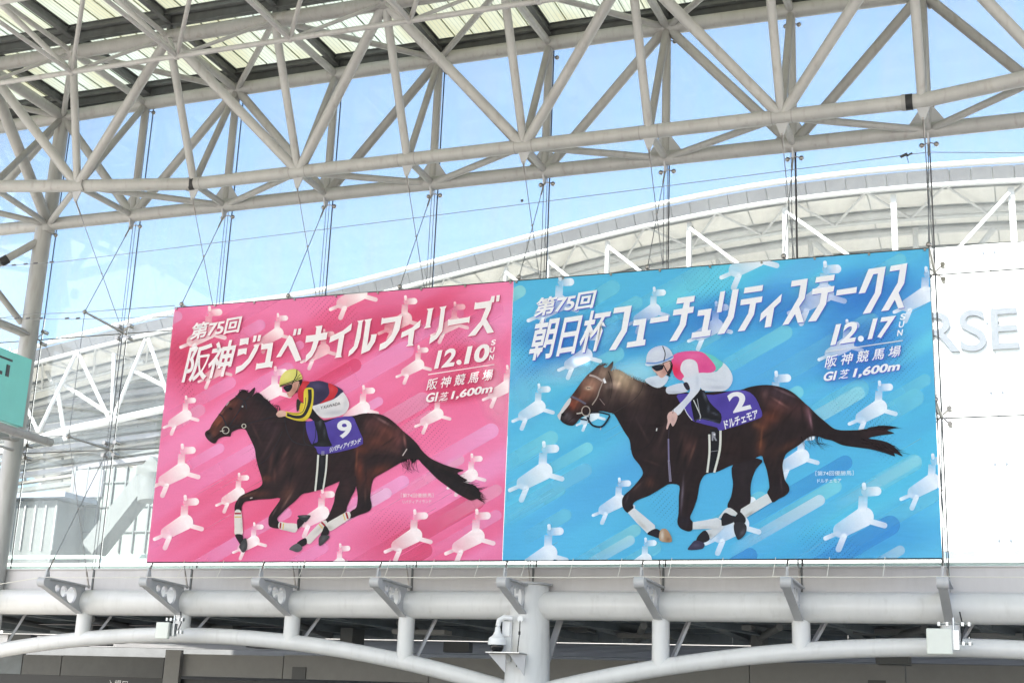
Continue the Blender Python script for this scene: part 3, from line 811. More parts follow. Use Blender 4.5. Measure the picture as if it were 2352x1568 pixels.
# bracing lattice just behind the edge
q = xs[0]; k = 0
while q < xs[-1] - 4:
    m = MB()
    m.tube([(q, GYD + .5, ezs(q) - 1.05), (q + 2, GYD + 3.2, ezs(q + 2) - 1.75)], .07, 6)
    m.tube([(q + 4, GYD + .5, ezs(q + 4) - 1.05), (q + 2, GYD + 3.2, ezs(q + 2) - 1.75)], .07, 6)
    m.build('brace', M['gs_grey'], gs)
    q += 4.0
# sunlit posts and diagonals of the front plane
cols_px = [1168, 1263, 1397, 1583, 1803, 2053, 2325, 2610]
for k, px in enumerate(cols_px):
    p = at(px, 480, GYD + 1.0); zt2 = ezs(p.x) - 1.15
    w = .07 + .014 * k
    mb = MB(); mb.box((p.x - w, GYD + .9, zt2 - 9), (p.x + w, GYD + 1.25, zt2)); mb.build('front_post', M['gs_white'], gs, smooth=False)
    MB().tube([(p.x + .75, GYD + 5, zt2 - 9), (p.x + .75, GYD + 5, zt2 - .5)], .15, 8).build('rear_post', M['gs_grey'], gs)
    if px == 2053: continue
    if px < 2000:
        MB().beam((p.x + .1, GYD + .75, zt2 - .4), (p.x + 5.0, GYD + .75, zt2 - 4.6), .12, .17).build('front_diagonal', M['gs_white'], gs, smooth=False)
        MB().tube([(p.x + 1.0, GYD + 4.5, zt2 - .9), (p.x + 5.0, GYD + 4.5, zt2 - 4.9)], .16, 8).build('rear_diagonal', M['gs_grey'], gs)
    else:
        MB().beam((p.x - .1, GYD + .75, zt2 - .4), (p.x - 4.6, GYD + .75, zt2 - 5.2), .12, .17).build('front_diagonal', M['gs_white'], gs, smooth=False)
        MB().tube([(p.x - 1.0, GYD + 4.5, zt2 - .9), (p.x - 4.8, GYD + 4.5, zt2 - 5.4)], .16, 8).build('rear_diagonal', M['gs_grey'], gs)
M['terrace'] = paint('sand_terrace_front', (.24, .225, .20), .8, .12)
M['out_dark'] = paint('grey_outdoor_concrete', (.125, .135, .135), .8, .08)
# left wing: big white lattice girder
def gp(px, py, d=66.): return at(px, py, d)
low_ch = [gp(-150, 1090), gp(55, 1016), gp(160, 985), gp(255, 966), gp(330, 949), gp(420, 930), gp(640, 880), gp(900, 800)]
MB().tube(low_ch, .21, 16).build('girder_chord', M['gs_white'], gs)
for a, b in (((88, 992), (175, 812)), ((180, 812), (250, 960)), ((262, 812), (257, 962)), ((262, 955), (335, 778)), ((340, 778), (392, 925)), ((88, 992), (20, 850)), ((-40, 1040), (20, 850)), ((430, 925), (500, 760))):
    MB().tube([gp(*a), gp(*b)], .115, 12).build('girder_diagonal', M['gs_white'], gs)
for a, b in (((130, 880), (150, 1010)), ((150, 885), (250, 950)), ((305, 850), (385, 890)), ((262, 850), (330, 830)), ((100, 835), (120, 880))):
    MB().tube([gp(*a, 72.), gp(*b, 72.)], .14, 8).build('rear_brace', M['gs_grey'], gs)
# slatted grey cladding and terraces behind the left girder
for k in range(17):
    y0 = 822 + k * 17
    a = gp(-100, y0 + 52, 76.); b = gp(420, y0 - 18, 76.)
    MB().beam(a, b, .5, .30 if k % 3 else .16).build('terrace_rail', (M['terrace'], M['out_dark'], M['gs_fascia'])[k % 3], gs, smooth=False)
for px in range(-60, 420, 42):
    MB().beam(gp(px, 800, 77.), gp(px - 8, 1110, 77.), .12, .12).build('terrace_post', M['gs_grey'], gs, smooth=False)
bm = MB(); bm.box((-62, 78, GZ), (-10, 79, gp(200, 800, 78).z)); bm.build('back_wall', M['concrete'], gs, smooth=False)
m = MB()
for k in range(26):
    p = gp(120 + k * 11.5, 790 - k * 2.6 - 10, 69.); m.ball(p, .09, 6, 4)
m.build('lamp_row', M['gs_white'], gs)

# ------------------------------------------------------------------ pale building at the lower left beyond the glass
M['out_wall'] = paint('pale_green_grey_render', (.18, .205, .195), .8, .08, .1)
M['out_eave'] = paint('pale_blue_eave', (.2, .23, .28), .6, .03)
pb = thing('pale_building', (-44, 52, GZ), 'pale blank outbuilding beyond the lower left of the glass wall', 'building')
def bb(px0, px1, py0, py1, y, dpt, nm, mat):
    a = at(px0, py1, y); b = at(px1, py0, y)
    return box(nm, (min(a.x, b.x), y, a.z), (max(a.x, b.x), y + dpt, b.z), mat, pb)
bb(-150, 132, 1148, 1310, 50., 4, 'grey_bay', M['out_dark'])
bb(-150, 150, 1128, 1147, 49.6, 4.6, 'white_eave', M['out_eave'])
bb(133, 430, 1070, 1345, 52., 3, 'pale_wall', M['out_wall'])
bb(-150, 430, 1272, 1284, 49.3, .2, 'green_band', M['green_glass_edge'])
bb(160, 240, 1078, 1142, 51.9, .05, 'window', M['gs_fascia'])
bb(-150, 430, 1310, 1420, 50., 4, 'plinth', M['concrete'])
for k in range(9):
    px = 150 + k * 30; a_ = at(px, 1268, 51.9); b_ = at(px, 1072, 51.9)
    MB().beam((a_.x, 51.93, a_.z), (a_.x, 51.93, b_.z), .07, .1).build('mullion', M['out_dark'], pb, smooth=False)
for py in (1110, 1165, 1222):
    a_ = at(136, py, 51.9); b_ = at(428, py, 51.9)
    MB().beam((a_.x, 51.95, a_.z), (b_.x, 51.95, a_.z), .06, .06).build('mullion', M['out_dark'], pb, smooth=False)
for k in range(5):
    px = 20 + k * 24; a_ = at(px, 1262, 49.9); b_ = at(px, 1160, 49.9)
    MB().beam((a_.x, 49.95, a_.z), (a_.x, 49.95, b_.z), .06, .08).build('mullion', M['gs_grey'], pb, smooth=False)
ra = thing('raking_beam', at(230, 1260, 46), 'grey sloping concrete beam leaning across the pale building', 'beam')
MB().beam(at(215, 1262, 47.5), at(372, 1062, 47.5), .9, .72).build('rake', M['out_dark'], ra, smooth=False)
MB().beam(at(320, 1080, 47.2), at(470, 1078, 47.2), .4, .4).build('tie', M['out_dark'], ra, smooth=False)
MB().tube([at(345, 1090, 47), at(345, 1150, 47)], .5, 20).build('drum', M['out_dark'], ra)

# ------------------------------------------------------------------ the two printed banners
BNY = 23.40
XL_, XM_, XR_ = [at(*p, BNY).x for p in ((370, 990), (1167, 960), (2148, 920))]
ZT_, ZB_ = at(1182, 645, BNY).z, at(1151, 1287, BNY).z
def S2P(x, y):
    """a spot on the print, measured on the 4096 px photograph, in metres on the banner's own plane"""
    p = at(x / 1.741497, y / 1.741497, BNY); return (p.x, p.z)
def lin(c):
    c = np.asarray(c, float) / 255.
    return np.where(c <= .04045, c / 12.92, ((c + .055) / 1.055) ** 2.4)
INKMAX = .93
LAY = [0]
def layer():
    LAY[0] += 1
    return BNY - .0008 - .00006 * LAY[0]
def clip(poly, rect):
    """cut a convex coloured outline to the banner"""
    x0, x1, z0, z1 = rect
    for ax, lim, sg in ((0, x0, 1), (0, x1, -1), (1, z0, 1), (1, z1, -1)):
        out = []
        for k in range(len(poly)):
            p, q = poly[k - 1], poly[k]
            dp, dq = (p[ax] - lim) * sg, (q[ax] - lim) * sg
            if dp >= 0 and dq < 0 or dp < 0 and dq >= 0:
                t = dp / (dp - dq); out.append(p + (q - p) * t)
            if dq >= 0: out.append(q)
        poly = out
        if len(poly) < 3: return []
    return poly
class Ink:
    def __init__(s, rect): s.v = []; s.f = []; s.c = []; s.rect = rect
    def convex(s, pts, cols, y):
        P = [np.array([*S2P(*p), *c]) for p, c in zip(pts, cols)]
        P = clip(P, s.rect)
        if not P: return
        n = len(s.v)
        for p in P: s.v.append((p[0], y, p[1])); s.c.append(tuple(p[2:]))
        s.f.append(tuple(range(n, n + len(P))))
    def pill(s, p0, p1, r, col, a0, a1, r1=None, round1=True, col1=None):
        """rounded bar from p0 (ink strength a0) to p1 (strength a1)"""
        y = layer(); p0 = np.array(p0, float); p1 = np.array(p1, float); r1 = r if r1 is None else r1
        L = np.linalg.norm(p1 - p0) + 1e-6; d = (p1 - p0) / L; nrm = np.array([-d[1], d[0]])
        c0 = lin(col); c1 = lin(col1) if col1 is not None else c0
        ts = [-r * math.cos(k * math.pi / 10) for k in range(5)] + [0] + list(np.linspace(0, L, 6)[1:])
        hs = [r * math.sin(k * math.pi / 10) for k in range(5)] + [r] + list(np.linspace(r, r1, 6)[1:])
        if round1:
            ts += [L + r1 * math.sin(k * math.pi / 10) for k in range(1, 6)]; hs += [r1 * math.cos(k * math.pi / 10) for k in range(1, 6)]
        def at_(t):
            u = min(max(t / L, 0), 1); return (*(c0 + (c1 - c0) * u), a0 + (a1 - a0) * u)
        for (t, h), (t2, h2) in zip(zip(ts, hs), zip(ts[1:], hs[1:])):
            a, b = p0 + d * t, p0 + d * t2
            q = [a + nrm * h, b + nrm * h2, b - nrm * h2, a - nrm * h]
            s.convex([tuple(k) for k in q], [at_(t), at_(t2), at_(t2), at_(t)], y)
    def glow(s, c, rx, ry, ang, col, a):
        y = layer(); ca, sa = math.cos(ang), math.sin(ang); cc = lin(col); N = 20
        def pt(k, q):
            w = 2 * math.pi * k / N; x_, y_ = rx * q * math.cos(w), ry * q * math.sin(w)
            return (c[0] + x_ * ca - y_ * sa, c[1] + x_ * sa + y_ * ca)
        rings = [(0, 1), (.3, .86), (.55, .55), (.8, .2), (1, 0)]
        for (q0, a0), (q1, a1) in zip(rings, rings[1:]):
            for k in range(N):
                s.convex([pt(k, q0), pt(k, q1), pt(k + 1, q1), pt(k + 1, q0)] if q0 else [pt(k, 0), pt(k, q1), pt(k + 1, q1)],
                         [(*cc, a * a0), (*cc, a * a1), (*cc, a * a1), (*cc, a * a0)][:4 if q0 else 3], y)
    def build_each(s, name, parent):
        """one object for every stroke (all corners of a stroke share one layer)"""
        ys = sorted({v[1] for v in s.v}, reverse=True)
        for yv in ys:
            o = Ink(s.rect)
            for f in s.f:
                if s.v[f[0]][1] == yv:
                    n = len(o.v); o.v += [s.v[i] for i in f]; o.c += [s.c[i] for i in f]; o.f.append(tuple(range(n, n + len(f))))
            o.build(name, parent)
    def build(s, name, parent, soft=True, label=None):
        if not s.f: return
        o = mesh_obj(name, s.v, s.f, M['ink_soft' if soft else 'ink'], parent, False, cols=s.c)
        if label: o['label'] = label
        return o
def smooth(pts, n=4, closed=True):
    P = [np.array(p, float) for p in pts]; N = len(P); out = []
    for k in range(N if closed else N - 1):
        p0, p1, p2, p3 = (P[(k - 1) % N], P[k], P[(k + 1) % N], P[(k + 2) % N]) if closed else (P[max(k - 1, 0)], P[k], P[k + 1], P[min(k + 2, N - 1)])
        for j in range(n):
            t = j / n
            out.append(.5 * ((2 * p1) + (-p0 + p2) * t + (2 * p0 - 5 * p1 + 4 * p2 - p3) * t ** 2 + (-p0 + 3 * p1 - 3 * p2 + p3) * t ** 3))
    if not closed: out.append(P[-1])
    return [tuple(p) for p in out]
def noise2(x, y, seed=0, sc=1.0):
    """soft value noise, -1..1"""
    x = np.asarray(x) / sc + seed * 17.3; y = np.asarray(y) / sc + seed * 9.1
    xi = np.floor(x); yi = np.floor(y); fx = x - xi; fy = y - yi; fx = fx * fx * (3 - 2 * fx); fy = fy * fy * (3 - 2 * fy)
    def h(a, b):
        v = np.sin(a * 127.1 + b * 311.7 + seed) * 43758.5453; return (v - np.floor(v)) * 2 - 1
    return (h(xi, yi) * (1 - fx) + h(xi + 1, yi) * fx) * (1 - fy) + (h(xi, yi + 1) * (1 - fx) + h(xi + 1, yi + 1) * fx) * fy
def shaded(pts, base, dabs=(), parent=None, name='print', boost=1.0, grain=0.0, step=6.0, org=(0, 0), k=1.0, sm=3, grain_dir=None, label=None):
    """a printed shape: crisp outline, soft tones inside"""
    P = smooth(pts, sm) if sm else pts
    P = np.array([(org[0] + p[0] * k, org[1] + p[1] * k) for p in P])
    mn, mx = P.min(0), P.max(0)
    gx, gy = np.meshgrid(np.arange(mn[0], mx[0], step), np.arange(mn[1], mx[1], step))
    gx = gx + (np.arange(gx.shape[0])[:, None] % 2) * step / 2
    q = np.stack([gx.ravel(), gy.ravel()], 1)
    ins = np.zeros(len(q), bool); x, y = q[:, 0], q[:, 1]; n = len(P); near = np.full(len(q), 1e9)
    for i in range(n):
        a, b = P[i - 1], P[i]
        c = ((a[1] > y) != (b[1] > y)) & (x < (b[0] - a[0]) * (y - a[1]) / (b[1] - a[1] + 1e-12) + a[0]); ins ^= c
        ab = b - a; t = np.clip(((x - a[0]) * ab[0] + (y - a[1]) * ab[1]) / (ab @ ab + 1e-9), 0, 1)
        near = np.minimum(near, np.hypot(x - a[0] - t * ab[0], y - a[1] - t * ab[1]))
    q = q[ins & (near > step * .45)]
    V = [Vector(p) for p in P] + [Vector(p) for p in q]
    E_ = [(i, (i + 1) % n) for i in range(n)]
    vo, eo, fo, *_ = delaunay_2d_cdt(V, E_, [], 1, 1e-4)
    W = np.array([v[:] for v in vo]); x, y = W[:, 0], W[:, 1]
    col = np.tile(np.array(base, float), (len(W), 1))
    for d in dabs:
        cx, cy, rx, ry, ang, c, a = d
        cx, cy, rx, ry = org[0] + cx * k, org[1] + cy * k, rx * k, ry * k
        ca, sa = math.cos(math.radians(ang)), math.sin(math.radians(ang))
        u = ((x - cx) * ca + (y - cy) * sa) / rx; v = (-(x - cx) * sa + (y - cy) * ca) / ry
        w = (a * np.exp(-(u * u + v * v)))[:, None]
        col = col * (1 - w) + np.array(c, float) * w
    if boost != 1: col = np.array(base, float) + (col - np.array(base, float)) * boost
    if grain:
        g = noise2(x, y, 3, 26) * .6 + noise2(x, y, 5, 9) * .4
        if grain_dir:
            ca, sa = math.cos(math.radians(grain_dir)), math.sin(math.radians(grain_dir))
            g = .4 * g + .6 * noise2((x * ca + y * sa) / 7, (-x * sa + y * ca), 7, 7)
        col = col * (1 + grain * g)[:, None]
    col = lin(np.clip(col, 2, 250)) * INKMAX
    yy = layer()
    o = mesh_obj(name, [(S2P(a, b)[0], yy, S2P(a, b)[1]) for a, b in W], [tuple(f) for f in fo], M['ink'], parent, False,
                 cols=np.hstack([col, np.ones((len(col), 1))]))
    if label: o['label'] = label
    return o
def stroke(ink, pts, w, col, org=(0, 0), k=1.0, a=1.0, w1=None, sm=True):
    P = smooth(pts, 4, False) if sm and len(pts) > 2 else pts
    P = [np.array([org[0] + p[0] * k, org[1] + p[1] * k]) for p in P]; y = layer(); c = (*(lin(col) * INKMAX), a); n = len(P)
    L = []
    for i, p in enumerate(P):
        d = P[min(i + 1, n - 1)] - P[max(i - 1, 0)]; d = d / (np.linalg.norm(d) + 1e-9)
        h = (w + ((w if w1 is None else w1) - w) * i / (n - 1)) * k / 2
        L.append((p + np.array([-d[1], d[0]]) * h, p - np.array([-d[1], d[0]]) * h))
    for (a0, b0), (a1, b1) in zip(L, L[1:]): ink.convex([a0, a1, b1, b0], [c] * 4, y)
def lettering(s, BL, BR, TL, parent, col=(238, 238, 240), bold=.0, spacing=1.0, name='lettering', y=None):
    V, Fc = text_mesh(s, bold, spacing, 4)
    y = layer() if y is None else y
    BL, BR, TL = map(np.array, (BL, BR, TL))
    P = [S2P(*(BL + (BR - BL) * v[0] + (TL - BL) * v[1])) for v in V]
    c = (*(lin(col) * INKMAX), 1)
    return mesh_obj(name, [(p[0], y, p[1]) for p in P], Fc, M['ink'], parent, False, cols=[c] * len(P))
def glyphs(polys, parent, org, k, name='title_letter', col=(253, 253, 254)):
    c = (*(lin(col) * INKMAX), 1)
    y = layer()
    for group in polys:
        vs = []; fs = []
        for poly in group:
            P = [Vector((*S2P(org[0] + p[0] * k, org[1] + p[1] * k), 0)) for p in poly]
            t = tessellate_polygon([P]); n = len(vs)
            vs += [(p.x, y, p.y) for p in P]; fs += [tuple(i + n for i in q) for q in t]
        mesh_obj(name, vs, fs, M['ink'], parent, False, cols=[c] * len(vs))

def fabric(parent, x0, x1, field):
    nx, nz = 200, 140
    xs_ = np.linspace(x0, x1, nx); zs_ = np.linspace(ZB_, ZT_, nz)
    gx, gz = np.meshgrid(xs_, zs_); c = field(gx.ravel(), gz.ravel())
    idx = lambda i, j: j * nx + i
    fs = [(idx(i, j), idx(i + 1, j), idx(i + 1, j + 1), idx(i, j + 1)) for j in range(nz - 1) for i in range(nx - 1)]
    c = np.hstack([lin(np.clip(c, 0, 255)) * INKMAX, np.ones((len(c), 1))])
    mesh_obj('cloth', [(a, BNY, b) for a, b in zip(gx.ravel(), gz.ravel())], fs, M['ink'], parent, False, cols=c)
    m = MB(); m.box((x0, BNY + .001, ZB_), (x1, BNY + .008, ZT_)); m.build('backing', M['white'], parent, smooth=False)
    # hems and eyelets
    h = MB(); h.tube([(x0, BNY + .006, ZT_), (x1, BNY + .006, ZT_)], .012, 8); h.build('hem', M['rubber'], parent)
    h = MB(); h.tube([(x0, BNY + .006, ZB_), (x1, BNY + .006, ZB_)], .014, 8); h.build('hem', M['rubber'], parent)
def bandfield(gx, gz, base, cols, seed, ang=30.):
    """slanting bands of ink, the ground of the print"""
    ca, sa = math.cos(math.radians(ang)), math.sin(math.radians(ang))
    u = gx * ca + gz * sa; v = -gx * sa + gz * ca
    rs = np.random.RandomState(seed)
    c = np.tile(np.array(base, float), (len(gx), 1))
    c += (noise2(gx, gz, seed, 1.7) * 6)[:, None]
    for k in range(34):
        v0 = rs.uniform(v.min(), v.max()); w = rs.uniform(.06, .42); u0 = rs.uniform(u.min(), u.max()); lu = rs.uniform(1.2, 3.5)
        cc = np.array(cols[rs.randint(len(cols))], float)
        e = .035
        m = 1 / (1 + np.exp(-(v - v0 + w) / e)) * (1 / (1 + np.exp((v - v0 - w) / e)))
        m = m * np.exp(-((u - u0) / lu) ** 2) * rs.uniform(.25, .7)
        c = c * (1 - m[:, None]) + cc * m[:, None]
    return c

# ---- pictogram of a little horse, repeated all over the print
def pony(ink, cx, cy, s, col, st=1.0):
    def q(x, y): return (cx + x * s, cy + y * s)
    body = col
    ink.pill(q(-80, 50), q(-120, 67), 7 * s, col, .35 * st, .92 * st)
    ink.pill(q(-62, 60), q(-79, 101), 9.5 * s, col, .95 * st, .60 * st)
    ink.pill(q(0, 0), q(-72, 42), 31 * s, col, .96 * st, .48 * st, 24 * s)
    ink.pill(q(12, 12), q(64, 27), 9 * s, col, .95 * st, .70 * st)
    # neck: faint at the top
    y = layer(); c = lin(col)
    ink.convex([q(-16, -66), q(12, -66), q(10, -18), q(-19, -14)], [(*c, .25 * st), (*c, .25 * st), (*c, .92 * st), (*c, .92 * st)], y)
    ink.pill(q(6, -78), q(40, -80), 14.5 * s, col, .30 * st, .95 * st)
    ink.pill(q(0, -101), q(1, -90), 6.2 * s, col, .95 * st, .7 * st)

def dots(ink, cx, cy, w, h, col, sp=19, r=2.6, fade=(1, 0)):
    y = layer(); c = lin(col)
    for j in range(int(h / sp * 2)):
        for i in range(int(w / sp)):
            x = (i + (j % 2) * .5) * sp - w / 2; yy = j * sp * .5 - h / 2
            t = math.hypot(x / (w / 2), yy / (h / 2))
            if t > 1: continue
            X_ = cx + x + yy * .25; Y_ = cy + yy + x * .18
            a = (1 - t) ** .5 * .5
            ink.convex([(X_ - r, Y_), (X_, Y_ - r), (X_ + r, Y_), (X_, Y_ + r)], [(*c, a)] * 4, y)

# ==================================================================  PINK
LAY[0] = 0
pink = thing('banner', (XL_, BNY, ZB_), 'pink horse racing banner with a jockey in yellow cap, number 9 and 12.10 date', 'banner', 'race banners hung on the glass wall')
fabric(pink, XL_, XM_ - .004, lambda a, b: bandfield(a, b, (244, 136, 184), [(237, 106, 152), (232, 92, 134), (247, 158, 206), (245, 170, 220), (241, 120, 168), (247, 148, 196)], 4))
RP = (XL_ + .002, XM_ - .006, ZB_ + .002, ZT_ - .002)
ink = Ink(RP)
LIL = (246, 180, 228); PW = (254, 248, 250); RED = (214, 62, 96)
for cx, cy, rx, ry, c, a in ((740, 1440, 130, 170, (212, 60, 92), .55), (900, 1380, 240, 80, (214, 62, 100), .35), (1500, 1290, 330, 90, (216, 70, 112), .35), (1800, 1420, 200, 90, (216, 70, 112), .35), (1850, 1550, 170, 60, (222, 84, 126), .4), (1560, 2150, 170, 80, (222, 84, 126), .4), (1980, 1560, 60, 160, (240, 190, 214), .6), (1930, 1345, 90, 50, (244, 180, 220), .5), (1200, 1500, 160, 70, (226, 110, 160), .3)):
    ink.glow((cx, cy), rx * 1.4, ry * 1.4, -.25, c, a * .8)
def streak(x, y, r, L, col, a0, a1=0.0, ang=30.):
    w = math.radians(ang); ink.pill((x, y), (x - L * math.cos(w), y + L * math.sin(w)), r, col, a0, a1, round1=False)
for x, y, r, L, c, a in ((1515, 1605, 18, 360, LIL, .75), (1612, 1925, 25, 420, LIL, .8), (1545, 1972, 22, 330, (240, 200, 232), .85), (1838, 1838, 20, 330, (240, 196, 226), .6), (1965, 1722, 30, 420, LIL, .8), (1150, 1475, 26, 330, LIL, .5),
                         (878, 1792, 20, 240, LIL, .7), (1010, 1805, 30, 300, LIL, .6), (1145, 2050, 22, 420, LIL, .6), (1690, 1600, 32, 500, (240, 178, 214), .6), (1830, 1250, 26, 420, LIL, .55), (1795, 1268, 20, 200, LIL, .6),
                         (1040, 1300, 22, 140, LIL, .6), (1200, 1380, 17, 60, LIL, .8), (920, 1530, 24, 300, LIL, .5), (1430, 2000, 16, 260, LIL, .5), (710, 1265, 20, 120, (238, 168, 210), .8), (1150, 1150, 30, 420, (236, 150, 196), .5),
                         (1620, 1400, 36, 600, LIL, .5), (1985, 1240, 30, 300, (240, 160, 208), .45), (1720, 1660, 20, 200, (240, 180, 214), .5), (950, 2170, 26, 360, LIL, .5), (1290, 2190, 24, 380, LIL, .45), (760, 2090, 18, 200, LIL, .4),
                         (1985, 2060, 22, 400, LIL, .5), (1420, 1460, 26, 500, (226, 84, 130), .5), (1900, 2000, 40, 700, (220, 84, 124), .4), (800, 1640, 22, 260, (240, 186, 220), .5), (1700, 2200, 30, 500, (220, 80, 122), .4), (1985, 1960, 24, 300, (243, 190, 220), .5)):
    streak(x, y, r, L, c, a)
# fine slanting lines
for k in range(22):
    rs = random.Random(k); x, y = rs.uniform(760, 2000), rs.uniform(1250, 2200); L = rs.uniform(60, 190)
    ink.pill((x, y), (x - L * .87, y + L * .5), 1.1, (246, 190, 215), .45, .1, round1=False)
dots(ink, 735, 1500, 90, 330, (180, 40, 80)); dots(ink, 1320, 1230, 260, 170, (190, 40, 90)); dots(ink, 1830, 1420, 220, 240, (190, 44, 90)); dots(ink, 1690, 1700, 240, 260, (190, 44, 96)); dots(ink, 1590, 2120, 230, 190, (196, 44, 92)); dots(ink, 1060, 1830, 140, 240, (190, 44, 96))
for x, y, s in ((838, 1325, .95), (1112, 1332, .75), (1440, 1172, .98), (1622, 1275, .88), (1297, 1397, .76), (1675, 1458, .73), (1820, 1290, .78), (745, 1660, .74), (1102, 1560, .9), (1455, 1630, .85), (1752, 1655, .745), (1888, 1898, .8), (957, 1970, .75),
                (730, 1880, 1.0), (742, 2087, 1.02), (1018, 2162, .7), (1290, 2050, .92), (1660, 2140, .98), (1908, 2144, 1.03), (1362, 2252, .75), (880, 1480, .7), (2030, 1545, .8)):
    pony(ink, x, y, s, PW, 1.0)
ink.build('background_print', pink)

# ---- horse number 9
H1 = ((800, 1450), .5)
DB = (42, 28, 32)
hs = lambda pts, base, dabs=(), nm='horse_print', **kw: shaded(pts, base, dabs, pink, nm, org=H1[0], k=H1[1], **kw)
hs([(1130,930),(1190,890),(1260,900),(1245,1010),(1215,1070),(1180,1150),(1170,1190),(1110,1230),(1050,1270),(1010,1290),(995,1270),(1020,1240),(1050,1180),(1075,1110),(1085,1040),(1110,980)],
   (44, 30, 34), [(1180, 1000, 30, 60, 0, (62, 40, 42), .6)], 'far_hind_leg', boost=1.4, grain=.15)
hs([(985,1262),(1020,1300),(930,1400),(880,1450),(850,1430),(845,1400)], (226, 224, 220), [(960, 1330, 12, 60, 45, (170, 170, 168), .4)], 'leg_wrap')
hs([(845,1400),(858,1445),(815,1472),(785,1465),(778,1440)], (36, 32, 38), (), 'fetlock')
hs([(785,1445),(820,1475),(812,1500),(780,1515),(740,1502),(716,1490),(745,1460)], (96, 98, 102), [(770, 1500, 20, 10, 0, (60, 60, 66), .6)], 'hoof')
body1 = [(42,575),(50,550),(80,530),(100,490),(150,420),(205,345),(235,310),(290,270),(318,235),(345,222),(372,226),(392,240),(420,214),(442,200),(438,240),(418,272),(440,250),(470,240),(500,262),(520,285),(545,300),(575,335),(610,365),(630,400),(680,432),
 (760,440),(860,470),(960,450),(1000,460),(1100,440),(1230,425),(1300,408),(1380,405),(1450,415),(1520,450),(1580,500),(1630,550),(1680,590),(1740,650),(1780,705),(1840,760),(1920,800),(2000,830),(2060,846),(2112,862),(2062,882),(2100,915),(2142,940),(2100,950),(2150,965),(2200,982),(2235,1020),(2247,1060),(2225,1085),(2170,1102),(2120,1080),(2050,1040),(1980,990),(1900,930),(1830,860),(1780,810),(1748,775),(1722,790),(1700,806),(1680,772),(1640,790),(1600,805),(1540,840),(1470,880),(1400,920),(1380,960),(1370,1010),(1365,1080),(1375,1130),(1370,1170),(1340,1195),(1270,1220),(1205,1245),(1195,1210),(1220,1180),(1250,1160),(1262,1110),(1262,1050),(1250,980),(1250,905),(1190,920),(1130,945),(1060,975),(1000,1000),(940,1022),(870,1040),(820,1052),(760,1110),(700,1160),(640,1220),(620,1250),(642,1290),(638,1325),(560,1310),(550,1250),(565,1210),(600,1160),(645,1085),(560,1090),(470,1095),(400,1105),(360,1115),(338,1150),(332,1190),(283,1190),(282,1140),(300,1100),(330,1065),(400,1030),(470,1000),(500,970),(495,920),(470,840),(450,760),(440,690),(410,620),(385,570),(365,535),(330,530),(290,540),(255,560),(245,590),(200,590),(150,610),(125,645),(95,640),(60,610)]
BR1 = (112, 56, 44); BR2 = (138, 74, 56); BL_ = (30, 22, 28)
